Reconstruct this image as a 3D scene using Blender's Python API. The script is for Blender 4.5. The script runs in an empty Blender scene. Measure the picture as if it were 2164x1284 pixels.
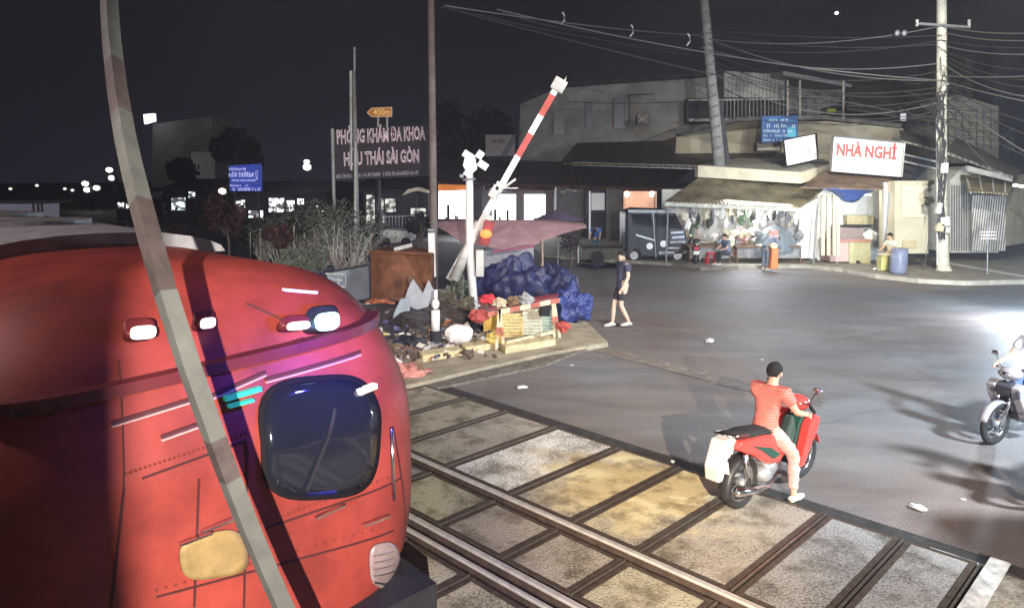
import bpy, bmesh, math, random
from mathutils import Vector, Matrix, Euler, noise as mnoise
random.seed(7)
R = math.radians
scene = bpy.context.scene
C = scene.collection

# ---------------------------------------------------------------- camera
CAM_H = 3.5; FPX = 1512.0; PITCH = math.atan(264/1512)
cam_d = bpy.data.cameras.new('camera'); cam = bpy.data.objects.new('camera', cam_d); C.objects.link(cam)
cam.location = (0, 0, CAM_H); cam.rotation_euler = (math.pi/2-PITCH, 0, 0)
cam_d.sensor_width = 36; cam_d.lens = 36*FPX/2164; cam_d.clip_end = 1500; cam_d.clip_start = 0.05
scene.camera = cam

# ---------------------------------------------------------------- world (night sky over a lit town)
w = bpy.data.worlds.new('World'); scene.world = w; w.use_nodes = True
nt = w.node_tree; nt.nodes.clear()
wo = nt.nodes.new('ShaderNodeOutputWorld'); bg = nt.nodes.new('ShaderNodeBackground')
tc = nt.nodes.new('ShaderNodeTexCoord'); sep = nt.nodes.new('ShaderNodeSeparateXYZ')
cr = nt.nodes.new('ShaderNodeValToRGB')
cr.color_ramp.elements[0].position = 0.0; cr.color_ramp.elements[0].color = (0.0140, 0.0125, 0.0190, 1)
cr.color_ramp.elements[1].position = 0.35; cr.color_ramp.elements[1].color = (0.0060, 0.0056, 0.0072, 1)
nt.links.new(tc.outputs['Generated'], sep.inputs[0]); nt.links.new(sep.outputs['Z'], cr.inputs[0])
nt.links.new(cr.outputs[0], bg.inputs[0]); bg.inputs[1].default_value = 1.0
nt.links.new(bg.outputs[0], wo.inputs[0])
scene.view_settings.view_transform = 'Standard'; scene.view_settings.look = 'None'
scene.view_settings.exposure = 0; scene.view_settings.gamma = 1
scene.cycles.sample_clamp_indirect = 4.0

# ---------------------------------------------------------------- projection helpers (photo pixel -> place)
_c, _s = math.cos(PITCH), math.sin(PITCH)
def ray(px, py):
    x = (px-1082)/FPX; u = -(py-642)/FPX
    return Vector((x, _c + _s*u, -_s + _c*u))
def gp(px, py, z=0.0):
    d = ray(px, py); t = (z-CAM_H)/d.z
    return Vector((d.x*t, d.y*t, z))
def at(px, py, Y):
    d = ray(px, py); t = Y/d.y
    return Vector((d.x*t, Y, CAM_H+d.z*t))
def zat(px, py, g):            # height of pixel row at ground place g
    return at(px, py, g.y).z
TA = Vector((-1532, math.sqrt(FPX**2+264**2), 0)).normalized(); TN = Vector((TA.y, -TA.x, 0))
def tp(L, s, z=0.0):            # track coordinates: along, across, up
    return TA*L + TN*s + Vector((0, 0, z))
def tc_of(p): return p.dot(TA), p.dot(TN)

# ---------------------------------------------------------------- lights
def lamp(name, kind, loc, target, power, color, size=0.1, angle=60, blend=0.3):
    ld = bpy.data.lights.new(name, kind); o = bpy.data.objects.new(name, ld); C.objects.link(o)
    o.location = loc; ld.energy = power; ld.color = color
    if kind == 'SPOT': ld.spot_size = R(angle); ld.spot_blend = blend; ld.shadow_soft_size = size
    elif kind == 'AREA': ld.size = size
    else: ld.shadow_soft_size = size
    if target is not None:
        o.rotation_euler = (Vector(target)-Vector(loc)).to_track_quat('-Z', 'Y').to_euler()
    return o
LA = Vector((1.45, -6.0, 4.75))
lamp('crossing_floodlight', 'SPOT', LA, (2.6, 9, 2.35), 17500, (1.0, .90, .80), .045, 80, .5)
lamp('crossing_floodlight_warm', 'SPOT', LA, gp(1370, 1050), 15000, (1.0, .76, .44), .05, 15, 1.0)
lamp('street_lamp_cool', 'SPOT', (8.9, 4.4, 4.8), (7.0, 11.5, 0), 10500, (.74, .87, 1.0), .34, 112, .8)
lamp('corner_light', 'SPOT', (10.5, 15, 8.0), (14.5, 29, 3.0), 9500, (1.0, .94, .78), .25, 62, .8)
lamp('house_light', 'SPOT', (12.0, 20, 9.5), (13.5, 40, 7.0), 1700, (.88, .92, 1.0), .4, 80, .9)
lamp('junction_fill', 'SPOT', (4.0, 14, 9.5), (5.5, 18, 0), 2600, (1.0, .88, .80), .5, 120, .8)  # fill spot added to lift the road, its source unseen
lamp('right_headlight', 'POINT', at(2230, 620, 17), None, 2600, (.66, .83, 1.0), .2)
lamp('stall_light', 'AREA', at(1600, 445, 28.4), gp(1600, 620), 230, (.86, .90, 1.0), 2.5)
lamp('snack_light', 'POINT', at(1800, 415, 28.2), None, 120, (1, .95, .82), .2)
lamp('stall_inner_light', 'POINT', at(1600, 455, 29.6), None, 260, (1.0, .97, .90), .4)
lamp('shop_row_light', 'AREA', at(1050, 430, 44), gp(1150, 560), 500, (.9, .92, 1), 2.5)

lamp('yard_fill', 'POINT', (-7.5, 3.0, 8.5), None, 1500, (1.0, .80, .78), .3)  # added fill with no visible source, lifts the dark left side
lamp('verge_fill', 'SPOT', (-2.0, 9.0, 8.0), (-5.5, 18.5, 0), 900, (1.0, .95, .9), .2, 90, .8)  # added to brighten the verge plants, not a lamp standing there


# ---------------------------------------------------------------- materials
MATS = {}
def M(name, col, rough=0.7, metal=0.0, var=0.25, scale=6.0, bump=0.0, emit=None, es=0.0, spec=0.4, alpha=None, coat=0.0):
    if name in MATS: return MATS[name]
    m = bpy.data.materials.new(name); m.use_nodes = True; n = m.node_tree.nodes; l = m.node_tree.links
    b = n['Principled BSDF']
    b.inputs['Roughness'].default_value = rough; b.inputs['Metallic'].default_value = metal
    b.inputs['Specular IOR Level'].default_value = spec
    if coat: b.inputs['Coat Weight'].default_value = coat; b.inputs['Coat Roughness'].default_value = 0.12
    c = (*col, 1)
    if var > 0:
        t = n.new('ShaderNodeTexCoord'); nz = n.new('ShaderNodeTexNoise'); nz.inputs['Scale'].default_value = scale
        nz.inputs['Detail'].default_value = 6; nz.inputs['Roughness'].default_value = 0.65
        l.new(t.outputs['Object'], nz.inputs['Vector'])
        rp = n.new('ShaderNodeValToRGB'); rp.color_ramp.elements[0].position = 0.32; rp.color_ramp.elements[1].position = 0.68
        rp.color_ramp.elements[0].color = (*[max(0, x*(1-var)) for x in col], 1)
        rp.color_ramp.elements[1].color = (*[min(1, x*(1+var*0.7)) for x in col], 1)
        l.new(nz.outputs['Fac'], rp.inputs[0]); l.new(rp.outputs[0], b.inputs['Base Color'])
        if bump > 0:
            bp = n.new('ShaderNodeBump'); bp.inputs['Strength'].default_value = bump; bp.inputs['Distance'].default_value = 0.03
            l.new(nz.outputs['Fac'], bp.inputs['Height']); l.new(bp.outputs[0], b.inputs['Normal'])
    else: b.inputs['Base Color'].default_value = c
    if emit: b.inputs['Emission Color'].default_value = (*emit, 1); b.inputs['Emission Strength'].default_value = es
    MATS[name] = m; return m
def nodes_of(m): return m.node_tree.nodes, m.node_tree.links, m.node_tree.nodes['Principled BSDF']

def road_mat():
    m = M('worn_asphalt', (0.07, 0.066, 0.064), 0.5, var=0); n, l, b = nodes_of(m)
    t = n.new('ShaderNodeTexCoord')
    big = n.new('ShaderNodeTexNoise'); big.inputs['Scale'].default_value = 0.22; big.inputs['Detail'].default_value = 5; l.new(t.outputs['Object'], big.inputs[0])
    mp = n.new('ShaderNodeMapping'); mp.inputs['Rotation'].default_value = (0, 0, R(38)); mp.inputs['Scale'].default_value = (0.5, 1.5, 1)
    l.new(t.outputs['Object'], mp.inputs[0])
    st = n.new('ShaderNodeTexNoise'); st.inputs['Scale'].default_value = 1.1; st.inputs['Detail'].default_value = 7; st.inputs['Roughness'].default_value = .6; l.new(mp.outputs[0], st.inputs[0])
    fine = n.new('ShaderNodeTexNoise'); fine.inputs['Scale'].default_value = 55; fine.inputs['Detail'].default_value = 4; l.new(t.outputs['Object'], fine.inputs[0])
    r1 = n.new('ShaderNodeValToRGB'); e = r1.color_ramp.elements; e[0].position = .36; e[0].color = (.135, .105, .09, 1); e[1].position = .60; e[1].color = (.150, .150, .152, 1)
    l.new(big.outputs[0], r1.inputs[0])
    r2 = n.new('ShaderNodeValToRGB'); e = r2.color_ramp.elements; e[0].position = .3; e[0].color = (.76, .75, .74, 1); e[1].position = .7; e[1].color = (1.25, 1.24, 1.22, 1)
    l.new(st.outputs[0], r2.inputs[0])
    mx = n.new('ShaderNodeMixRGB'); mx.blend_type = 'MULTIPLY'; mx.inputs[0].default_value = 1; l.new(r1.outputs[0], mx.inputs[1]); l.new(r2.outputs[0], mx.inputs[2])
    r3 = n.new('ShaderNodeValToRGB'); e = r3.color_ramp.elements; e[0].position = .35; e[0].color = (.7, .7, .7, 1); e[1].position = .65; e[1].color = (1.3, 1.3, 1.3, 1)
    l.new(fine.outputs[0], r3.inputs[0])
    m2 = n.new('ShaderNodeMixRGB'); m2.blend_type = 'MULTIPLY'; m2.inputs[0].default_value = 1; l.new(mx.outputs[0], m2.inputs[1]); l.new(r3.outputs[0], m2.inputs[2])
    vo = n.new('ShaderNodeTexVoronoi'); vo.feature = 'DISTANCE_TO_EDGE'; vo.inputs['Scale'].default_value = .33
    wp = n.new('ShaderNodeTexNoise'); wp.inputs['Scale'].default_value = 1.4; wp.inputs['Detail'].default_value = 6; l.new(t.outputs['Object'], wp.inputs[0])
    mxv = n.new('ShaderNodeMixRGB'); mxv.inputs[0].default_value = .22; l.new(t.outputs['Object'], mxv.inputs[1]); l.new(wp.outputs['Color'], mxv.inputs[2]); l.new(mxv.outputs[0], vo.inputs[0])
    ck = n.new('ShaderNodeValToRGB'); ck.color_ramp.elements[0].position = .0; ck.color_ramp.elements[0].color = (.82, .81, .80, 1); ck.color_ramp.elements[1].position = .007; ck.color_ramp.elements[1].color = (1, 1, 1, 1); l.new(vo.outputs['Distance'], ck.inputs[0])
    vp = n.new('ShaderNodeTexVoronoi'); vp.inputs['Scale'].default_value = .21; l.new(mxv.outputs[0], vp.inputs[0]); pr_ = n.new('ShaderNodeMapRange'); pr_.inputs['To Min'].default_value = .86; pr_.inputs['To Max'].default_value = 1.12; sx = n.new('ShaderNodeSeparateXYZ'); l.new(vp.outputs['Color'], sx.inputs[0]); l.new(sx.outputs[0], pr_.inputs[0])
    m3 = n.new('ShaderNodeMixRGB'); m3.blend_type = 'MULTIPLY'; m3.inputs[0].default_value = 1; l.new(m2.outputs[0], m3.inputs[1]); l.new(ck.outputs[0], m3.inputs[2])
    m4 = n.new('ShaderNodeVectorMath'); m4.operation = 'SCALE'; l.new(m3.outputs[0], m4.inputs[0]); l.new(pr_.outputs[0], m4.inputs['Scale'])
    l.new(m4.outputs[0], b.inputs['Base Color'])
    rr = n.new('ShaderNodeMapRange'); rr.inputs['To Min'].default_value = .52; rr.inputs['To Max'].default_value = .8; l.new(st.outputs[0], rr.inputs[0]); l.new(rr.outputs[0], b.inputs['Roughness'])
    bp = n.new('ShaderNodeBump'); bp.inputs['Strength'].default_value = .35; bp.inputs['Distance'].default_value = .012; l.new(fine.outputs[0], bp.inputs['Height']); l.new(bp.outputs[0], b.inputs['Normal'])
    return m
def panel_mat(name, lo, hi, thr=.5, tint=None, dthr=.5, scale=42):
    m = M(name, hi, 0.7, var=0); n, l, b = nodes_of(m)
    t = n.new('ShaderNodeTexCoord'); geo = n.new('ShaderNodeNewGeometry')
    a = n.new('ShaderNodeTexNoise'); a.inputs['Scale'].default_value = scale; a.inputs['Detail'].default_value = 3; l.new(geo.outputs['Position'], a.inputs[0])
    g = n.new('ShaderNodeTexNoise'); g.inputs['Scale'].default_value = 1.6; g.inputs['Detail'].default_value = 5; l.new(geo.outputs['Position'], g.inputs[0])
    ad = n.new('ShaderNodeMath'); ad.operation = 'MULTIPLY_ADD'; ad.inputs[1].default_value = .55; l.new(g.outputs[0], ad.inputs[0]); l.new(a.outputs[0], ad.inputs[2])
    r = n.new('ShaderNodeValToRGB'); e = r.color_ramp.elements; e[0].position = thr+.17; e[0].color = (*lo, 1); e[1].position = thr+.36; e[1].color = (*hi, 1)
    l.new(ad.outputs[0], r.inputs[0]); out = r.outputs[0]
    # yellow patch over the middle slabs, fading outward with a ragged edge
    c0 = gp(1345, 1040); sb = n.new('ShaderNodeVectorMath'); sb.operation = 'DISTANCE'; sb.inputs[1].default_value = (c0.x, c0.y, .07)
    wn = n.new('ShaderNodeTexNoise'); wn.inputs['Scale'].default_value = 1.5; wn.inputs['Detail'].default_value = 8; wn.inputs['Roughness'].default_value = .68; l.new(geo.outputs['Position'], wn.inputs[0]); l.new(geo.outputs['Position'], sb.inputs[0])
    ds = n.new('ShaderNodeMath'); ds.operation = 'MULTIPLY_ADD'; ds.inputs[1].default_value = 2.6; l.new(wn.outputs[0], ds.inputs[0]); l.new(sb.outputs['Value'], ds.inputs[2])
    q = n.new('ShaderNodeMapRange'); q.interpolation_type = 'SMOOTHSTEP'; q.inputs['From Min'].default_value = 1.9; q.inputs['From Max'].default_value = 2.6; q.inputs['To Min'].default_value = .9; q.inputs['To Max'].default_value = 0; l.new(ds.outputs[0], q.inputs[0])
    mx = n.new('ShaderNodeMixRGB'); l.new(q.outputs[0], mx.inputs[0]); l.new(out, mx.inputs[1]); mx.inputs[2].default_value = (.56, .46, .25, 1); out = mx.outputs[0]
    # dark oily wear and tyre dirt
    on = n.new('ShaderNodeTexNoise'); on.inputs['Scale'].default_value = 2.4; on.inputs['Detail'].default_value = 9; on.inputs['Roughness'].default_value = .7; l.new(geo.outputs['Position'], on.inputs[0])
    oq = n.new('ShaderNodeValToRGB'); oq.color_ramp.elements[0].position = .38; oq.color_ramp.elements[0].color = (.45, .42, .38, 1); oq.color_ramp.elements[1].position = .53; oq.color_ramp.elements[1].color = (1, 1, 1, 1); l.new(on.outputs[0], oq.inputs[0])
    om = n.new('ShaderNodeMixRGB'); om.blend_type = 'MULTIPLY'; om.inputs[0].default_value = 1; l.new(out, om.inputs[1]); l.new(oq.outputs[0], om.inputs[2]); out = om.outputs[0]
    l.new(out, b.inputs['Base Color'])
    bp = n.new('ShaderNodeBump'); bp.inputs['Strength'].default_value = .6; bp.inputs['Distance'].default_value = .015; l.new(a.outputs[0], bp.inputs['Height']); l.new(bp.outputs[0], b.inputs['Normal'])
    return m
def ribbed_mat(name, col, freq=18, rough=.5, metal=.3, axis='X', depth=.6):
    m = M(name, col, rough, metal, var=0); n, l, b = nodes_of(m)
    t = n.new('ShaderNodeTexCoord'); wv = n.new('ShaderNodeTexWave'); wv.bands_direction = axis; wv.inputs['Scale'].default_value = freq/6.28; l.new(t.outputs['Object'], wv.inputs[0])
    nz = n.new('ShaderNodeTexNoise'); nz.inputs['Scale'].default_value = 1.5; nz.inputs['Detail'].default_value = 6; l.new(t.outputs['Object'], nz.inputs[0])
    r = n.new('ShaderNodeValToRGB'); e = r.color_ramp.elements; e[0].position = .35; e[0].color = (*[c*.55 for c in col], 1); e[1].position = .65; e[1].color = (*[min(1, c*1.15) for c in col], 1)
    l.new(nz.outputs[0], r.inputs[0]); l.new(r.outputs[0], b.inputs['Base Color'])
    bp = n.new('ShaderNodeBump'); bp.inputs['Strength'].default_value = depth; bp.inputs['Distance'].default_value = .05; l.new(wv.outputs['Fac'], bp.inputs['Height']); l.new(bp.outputs[0], b.inputs['Normal'])
    return m
def stripe_mat(name, a, b_, freq, axis='Z'):
    m = M(name, a, .8, var=0); n, l, b = nodes_of(m)
    t = n.new('ShaderNodeTexCoord'); s = n.new('ShaderNodeSeparateXYZ'); l.new(t.outputs['Object'], s.inputs[0])
    k = n.new('ShaderNodeMath'); k.operation = 'MULTIPLY'; k.inputs[1].default_value = freq; l.new(s.outputs[axis], k.inputs[0])
    f = n.new('ShaderNodeMath'); f.operation = 'FRACT'; l.new(k.outputs[0], f.inputs[0])
    g = n.new('ShaderNodeMath'); g.operation = 'GREATER_THAN'; g.inputs[1].default_value = .62; l.new(f.outputs[0], g.inputs[0])
    mx = n.new('ShaderNodeMixRGB'); mx.inputs[1].default_value = (*a, 1); mx.inputs[2].default_value = (*b_, 1); l.new(g.outputs[0], mx.inputs[0]); l.new(mx.outputs[0], b.inputs['Base Color'])
    return m
def interior(name, col, es, seed=0):
    # a lit interior: bright walls broken up by shelves and goods that hide the lamps behind them
    if name in MATS: return MATS[name]
    m = M(name, (.05, .05, .05), .6, var=0, emit=col, es=es); n, l, b = nodes_of(m)
    t = n.new('ShaderNodeTexCoord'); mp = n.new('ShaderNodeMapping'); mp.inputs['Scale'].default_value = (1.6, 1.6, 2.2); mp.inputs['Location'].default_value = (seed, 0, seed*.7); l.new(t.outputs['Object'], mp.inputs[0])
    v = n.new('ShaderNodeTexVoronoi'); v.inputs['Scale'].default_value = 1.5; l.new(mp.outputs[0], v.inputs[0]); nz = n.new('ShaderNodeTexNoise'); nz.inputs['Scale'].default_value = 1.7; nz.inputs['Detail'].default_value = 6; l.new(mp.outputs[0], nz.inputs[0])
    a = n.new('ShaderNodeMath'); a.operation = 'MULTIPLY'; l.new(v.outputs['Distance'], a.inputs[0]); l.new(nz.outputs[0], a.inputs[1])
    r = n.new('ShaderNodeMapRange'); r.inputs['From Min'].default_value = .16; r.inputs['From Max'].default_value = .34; r.inputs['To Min'].default_value = es; r.inputs['To Max'].default_value = es*.06; l.new(a.outputs[0], r.inputs[0]); l.new(r.outputs[0], b.inputs['Emission Strength'])
    return m
def glow(name, col, es): return M(name, (0.02, 0.02, 0.02), .5, var=0, emit=col, es=es)

# ---------------------------------------------------------------- mesh builder
WM = {}
def wm(o): return WM.get(o.name, Matrix.Identity(4))
class MB:
    def __init__(s): s.v = []; s.f = []
    def add(s, vs, fs):
        k = len(s.v); s.v += [Vector(v) for v in vs]; s.f += [tuple(i+k for i in f) for f in fs]; return s
    def box(s, c, size, rot=(0, 0, 0)):
        m = Euler(rot).to_matrix(); c = Vector(c); h = Vector(size)/2
        vs = [c+m@Vector((x*h.x, y*h.y, z*h.z)) for x in (-1, 1) for y in (-1, 1) for z in (-1, 1)]
        return s.add(vs, [(0, 1, 3, 2), (4, 6, 7, 5), (0, 4, 5, 1), (2, 3, 7, 6), (0, 2, 6, 4), (1, 5, 7, 3)])
    def beam(s, a, b, wx, wz, up=(0, 0, 1)):
        a = Vector(a); b = Vector(b); d = (b-a).normalized(); u = Vector(up)
        x = d.cross(u)
        if x.length < 1e-4: x = d.cross(Vector((1, 0, 0)))
        x.normalize(); u = x.cross(d).normalized()
        vs = [p+x*(i*wx/2)+u*(j*wz/2) for p in (a, b) for i, j in ((-1, -1), (1, -1), (1, 1), (-1, 1))]
        return s.add(vs, [(0, 3, 2, 1), (4, 5, 6, 7), (0, 1, 5, 4), (1, 2, 6, 5), (2, 3, 7, 6), (3, 0, 4, 7)])
    def prism(s, pts, ext):
        n = len(pts); ext = Vector(ext); vs = [Vector(p) for p in pts]+[Vector(p)+ext for p in pts]
        return s.add(vs, [tuple(range(n)), tuple(range(2*n-1, n-1, -1))]+[(i, i+n, (i+1) % n+n, (i+1) % n) for i in range(n)])
    def tube(s, pts, rad, n=8, caps=True, flat=1.0):
        pts = [Vector(p) for p in pts]
        if not hasattr(rad, '__len__'): rad = [rad]*len(pts)
        k = len(s.v); ref = Vector((0, 0, 1))
        for i, p in enumerate(pts):
            d = (pts[min(i+1, len(pts)-1)]-pts[max(i-1, 0)]).normalized()
            x = d.cross(ref)
            if x.length < .15: x = d.cross(Vector((1, 0, 0)))
            x.normalize(); y = x.cross(d)
            for j in range(n):
                a = 2*math.pi*j/n; s.v.append(p+x*math.cos(a)*rad[i]+y*math.sin(a)*rad[i]*flat)
        for i in range(len(pts)-1):
            for j in range(n): s.f.append((k+i*n+j, k+i*n+(j+1) % n, k+(i+1)*n+(j+1) % n, k+(i+1)*n+j))
        if caps:
            s.f.append(tuple(k+j for j in range(n-1, -1, -1))); s.f.append(tuple(k+(len(pts)-1)*n+j for j in range(n)))
        return s
    def ell(s, c, r, nu=12, nv=8, rot=(0, 0, 0), jit=0, top=None):
        m = Euler(rot).to_matrix(); c = Vector(c); k = len(s.v); r = Vector(r) if hasattr(r, '__len__') else Vector((r, r, r))
        vs = []
        for i in range(nv+1):
            a = math.pi*i/nv
            for j in range(nu):
                b = 2*math.pi*j/nu; p = Vector((math.sin(a)*math.cos(b), math.sin(a)*math.sin(b), math.cos(a)))
                q = 1+jit*(mnoise.noise(p*2.3+c)) if jit else 1
                vs.append(c+m@Vector((p.x*r.x*q, p.y*r.y*q, p.z*r.z*q)))
        fs = [(i*nu+j, (i+1)*nu+j, (i+1)*nu+(j+1) % nu, i*nu+(j+1) % nu) for i in range(nv) for j in range(nu)]
        return s.add(vs, fs)
    def ring(s, c, R0, r, axis='y', n=24, m=8, flat=1):
        c = Vector(c); vs = []
        for i in range(n):
            a = 2*math.pi*i/n
            for j in range(m):
                b = 2*math.pi*j/m; rr = R0+r*math.cos(b); o = r*flat*math.sin(b)
                p = {'y': Vector((rr*math.cos(a), o, rr*math.sin(a))), 'z': Vector((rr*math.cos(a), rr*math.sin(a), o)), 'x': Vector((o, rr*math.cos(a), rr*math.sin(a)))}[axis]
                vs.append(c+p)
        return s.add(vs, [(i*m+j, ((i+1) % n)*m+j, ((i+1) % n)*m+(j+1) % m, i*m+(j+1) % m) for i in range(n) for j in range(m)])
    def build(s, name, mat, parent=None, local=False, smooth=False, bevel=0.0, origin=None, label=None):
        me = bpy.data.meshes.new(name); vs = s.v
        if parent is not None:
            if not local:
                inv = wm(parent).inverted(); vs = [inv@v for v in vs]
            loc = None
        else:
            if origin is None:
                xs = [v.x for v in vs]; ys = [v.y for v in vs]; zs = [v.z for v in vs]
                origin = Vector(((min(xs)+max(xs))/2, (min(ys)+max(ys))/2, min(zs)))
            vs = [v-Vector(origin) for v in vs]; loc = origin
        me.from_pydata([tuple(v) for v in vs], [], s.f); me.update()
        bm = bmesh.new(); bm.from_mesh(me); bmesh.ops.remove_doubles(bm, verts=bm.verts, dist=1e-5)
        bmesh.ops.recalc_face_normals(bm, faces=bm.faces); bm.to_mesh(me); bm.free()
        me.materials.append(mat)
        if smooth:
            for p in me.polygons: p.use_smooth = True
        o = bpy.data.objects.new(name, me); C.objects.link(o)
        if parent is not None: o.parent = parent; WM[o.name] = wm(parent)
        else: o.location = loc; WM[o.name] = Matrix.Translation(loc)
        if bevel:
            b = o.modifiers.new('bevel', 'BEVEL'); b.width = bevel; b.segments = 2; b.limit_method = 'ANGLE'; b.angle_limit = R(40)
        if label: o['label'] = label
        return o
def tag(o, label, cat, group=None):
    o['label'] = label; o['category'] = cat
    if group: o['group'] = group
    return o
def kind(o, k='structure'): o['kind'] = k; return o
def thing(name, label, cat, loc=(0, 0, 0), rz=0, group=None, scale=1.0):
    o = bpy.data.objects.new(name, None); C.objects.link(o); o.location = loc; o.rotation_euler = (0, 0, rz); o.scale = (scale,)*3
    o.empty_display_size = .2
    WM[o.name] = Matrix.Translation(Vector(loc))@Matrix.Rotation(rz, 4, 'Z')@Matrix.Scale(scale, 4)
    return tag(o, label, cat, group)
def copy_tree(root, loc, rz, label, group=None):
    r = root.copy(); C.objects.link(r); r.location = loc; r.rotation_euler = (0, 0, rz); r['label'] = label
    if group: r['group'] = group
    def rec(a, b):
        for ch in [x for x in list(C.objects) if x.parent == a]:
            c = ch.copy(); C.objects.link(c); c.parent = b; rec(ch, c)
    rec(root, r); return r
def text(name, s, mat, parent, p0, xdir, updir, width, height, depth=.01, offset=0.0):
    cu = bpy.data.curves.new(name, 'FONT'); cu.body = s; cu.size = 1; cu.extrude = 0; cu.offset = offset; cu.resolution_u = 2
    t = bpy.data.objects.new('tmp', cu); C.objects.link(t); bpy.context.view_layer.update()
    me = bpy.data.meshes.new_from_object(t.evaluated_get(bpy.context.evaluated_depsgraph_get())); C.objects.unlink(t); bpy.data.objects.remove(t)
    xs = [v.co.x for v in me.vertices]; ys = [v.co.y for v in me.vertices]
    if not xs: return None
    x0, x1, y0, y1 = min(xs), max(xs), min(ys), max(ys); X = Vector(xdir).normalized(); U = Vector(updir).normalized(); inv = wm(parent).inverted()
    for v in me.vertices:
        v.co = inv@(Vector(p0)+X*((v.co.x-x0)/(x1-x0)*width)+U*((v.co.y-y0)/(y1-y0)*height))
    me.name = name; me.materials.clear(); me.materials.append(mat)
    o = bpy.data.objects.new(name, me); C.objects.link(o); o.parent = parent; WM[o.name] = wm(parent)
    return o
def strokes(name, mat, parent, p0, xdir, updir, width, height, n, seed=0, gap=.35):
    rd = random.Random(seed); X = Vector(xdir).normalized(); U = Vector(updir).normalized(); F = X.cross(U)*.012; m = MB(); p0 = Vector(p0)
    cw = width/n
    for i in range(n):
        if rd.random() < .13: continue
        x = i*cw; w_ = cw*(1-gap); t = w_*.28; k = rd.random()
        def q(a, b, c, d): m.prism([p0+X*a+U*b, p0+X*c+U*b, p0+X*c+U*d, p0+X*a+U*d], F)
        q(x, 0, x+t, height*rd.uniform(.7, 1))
        if k > .3: q(x+w_-t, 0, x+w_, height*rd.uniform(.6, 1))
        if k < .75: h = height*rd.choice((.05, .45, .8)); q(x+t, h, x+w_-t, h+height*.16)
    return m.build(name, mat, parent)

# ---------------------------------------------------------------- common materials
white = M('white_paint', (.72, .71, .69), .5, var=.15); dirty_white = M('dirty_white_paint', (.5, .49, .46), .7, var=.35, scale=3)
grey = M('grey_metal', (.25, .26, .27), .5, .4); dark = M('dark_metal', (.03, .03, .035), .45, .3); black = M('black_rubber', (.015, .015, .016), .8)
conc = M('rough_concrete', (.33, .31, .28), .85, var=.4, scale=4, bump=.4); concd = M('dark_concrete', (.14, .135, .13), .85, var=.4, scale=3, bump=.3)
red = M('faded_red_paint', (.42, .05, .04), .5, var=.3); yellow = M('faded_yellow_paint', (.62, .42, .08), .6, var=.4, scale=9)
wood = M('old_wood', (.17, .11, .07), .8, var=.4); rust = M('rusty_brown_steel', (.19, .075, .03), .7, .2, var=.6, scale=2.2, bump=.2)
glassd = M('dark_glass', (.01, .012, .018), .08, var=0, spec=.8); chrome = M('bright_chrome', (.75, .75, .76), .18, 1.0, var=0)
tarp = M('blue_tarpaulin', (.024, .028, .085), .42, var=.5, scale=5, bump=.7); skin = M('warm_skin', (.55, .33, .22), .6, var=.1); hairm = M('black_hair', (.014, .012, .012), .95, var=.3, scale=60)
leafm = M('dark_green_leaves', (.04, .055, .03), .7, var=.5, scale=3); leafr = M('reddish_brown_leaves', (.085, .035, .03), .7, var=.5, scale=3)
leafg = M('grey_green_leaves', (.13, .15, .11), .7, var=.5, scale=3); bark = M('grey_bark', (.12, .10, .085), .9, var=.4, bump=.5)
plas_y = M('yellow_plastic', (.68, .45, .09), .45, var=.25); plas_o = M('orange_plastic', (.75, .18, .04), .45, var=.1); plas_r = M('red_plastic', (.55, .04, .05), .45, var=.15)
khaki = ribbed_mat('khaki_corrugated_sheet', (.27, .235, .15), 14, .6, .1)
tin = ribbed_mat('weathered_corrugated_roof', (.10, .08, .06), 10, .6, .2); tinr = ribbed_mat('rust_red_corrugated_roof', (.10, .035, .03), 10, .6, .1)
shutter = ribbed_mat('pale_roller_shutter', (.42, .42, .40), 20, .5, .2); shutterw = ribbed_mat('white_corrugated_cladding', (.42, .43, .42), 9, .6, .1)

# ================================================================= GROUND
road = MB(); n0 = 0
road.add([(-400, -60, 0), (400, -60, 0), (400, 700, 0), (-400, 700, 0)], [(0, 1, 2, 3)])
kind(road.build('road', road_mat(), origin=(0, 0, 0)))
S1 = tc_of(gp(870, 980))[1]; S1b = tc_of(gp(1560, 1284))[1]; S2 = tc_of(gp(870, 1110))[1]; SE = tc_of(gp(1290, 945))[1]
s_r1 = (S1+S1b)/2; s_r2 = S2
earth = M('railway_bed_dark_ballast', (.035, .027, .022), .9, var=.5, scale=25, bump=.6)
L0 = tc_of(gp(2080, 1192))[0]; L1 = tc_of(gp(905, 818))[0]
bed = MB(); bed.prism([tp(-8, .2, .004), tp(-8, SE, .004), tp(L1, SE, .004), tp(L1, .2, .004)], (0, 0, .004)); kind(bed.build('track_bed_sheet', earth))
bal = MB(); bal.prism([tp(L1+.02, .0, .004), tp(L1+.02, s_r1+1.3, .004), tp(90, s_r1+1.3, .004), tp(90, .0, .004)], (0, 0, .03))
kind(bal.build('ballast', M('grey_ballast', (.09, .085, .085), .9, var=.7, scale=14, bump=1)))
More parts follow.
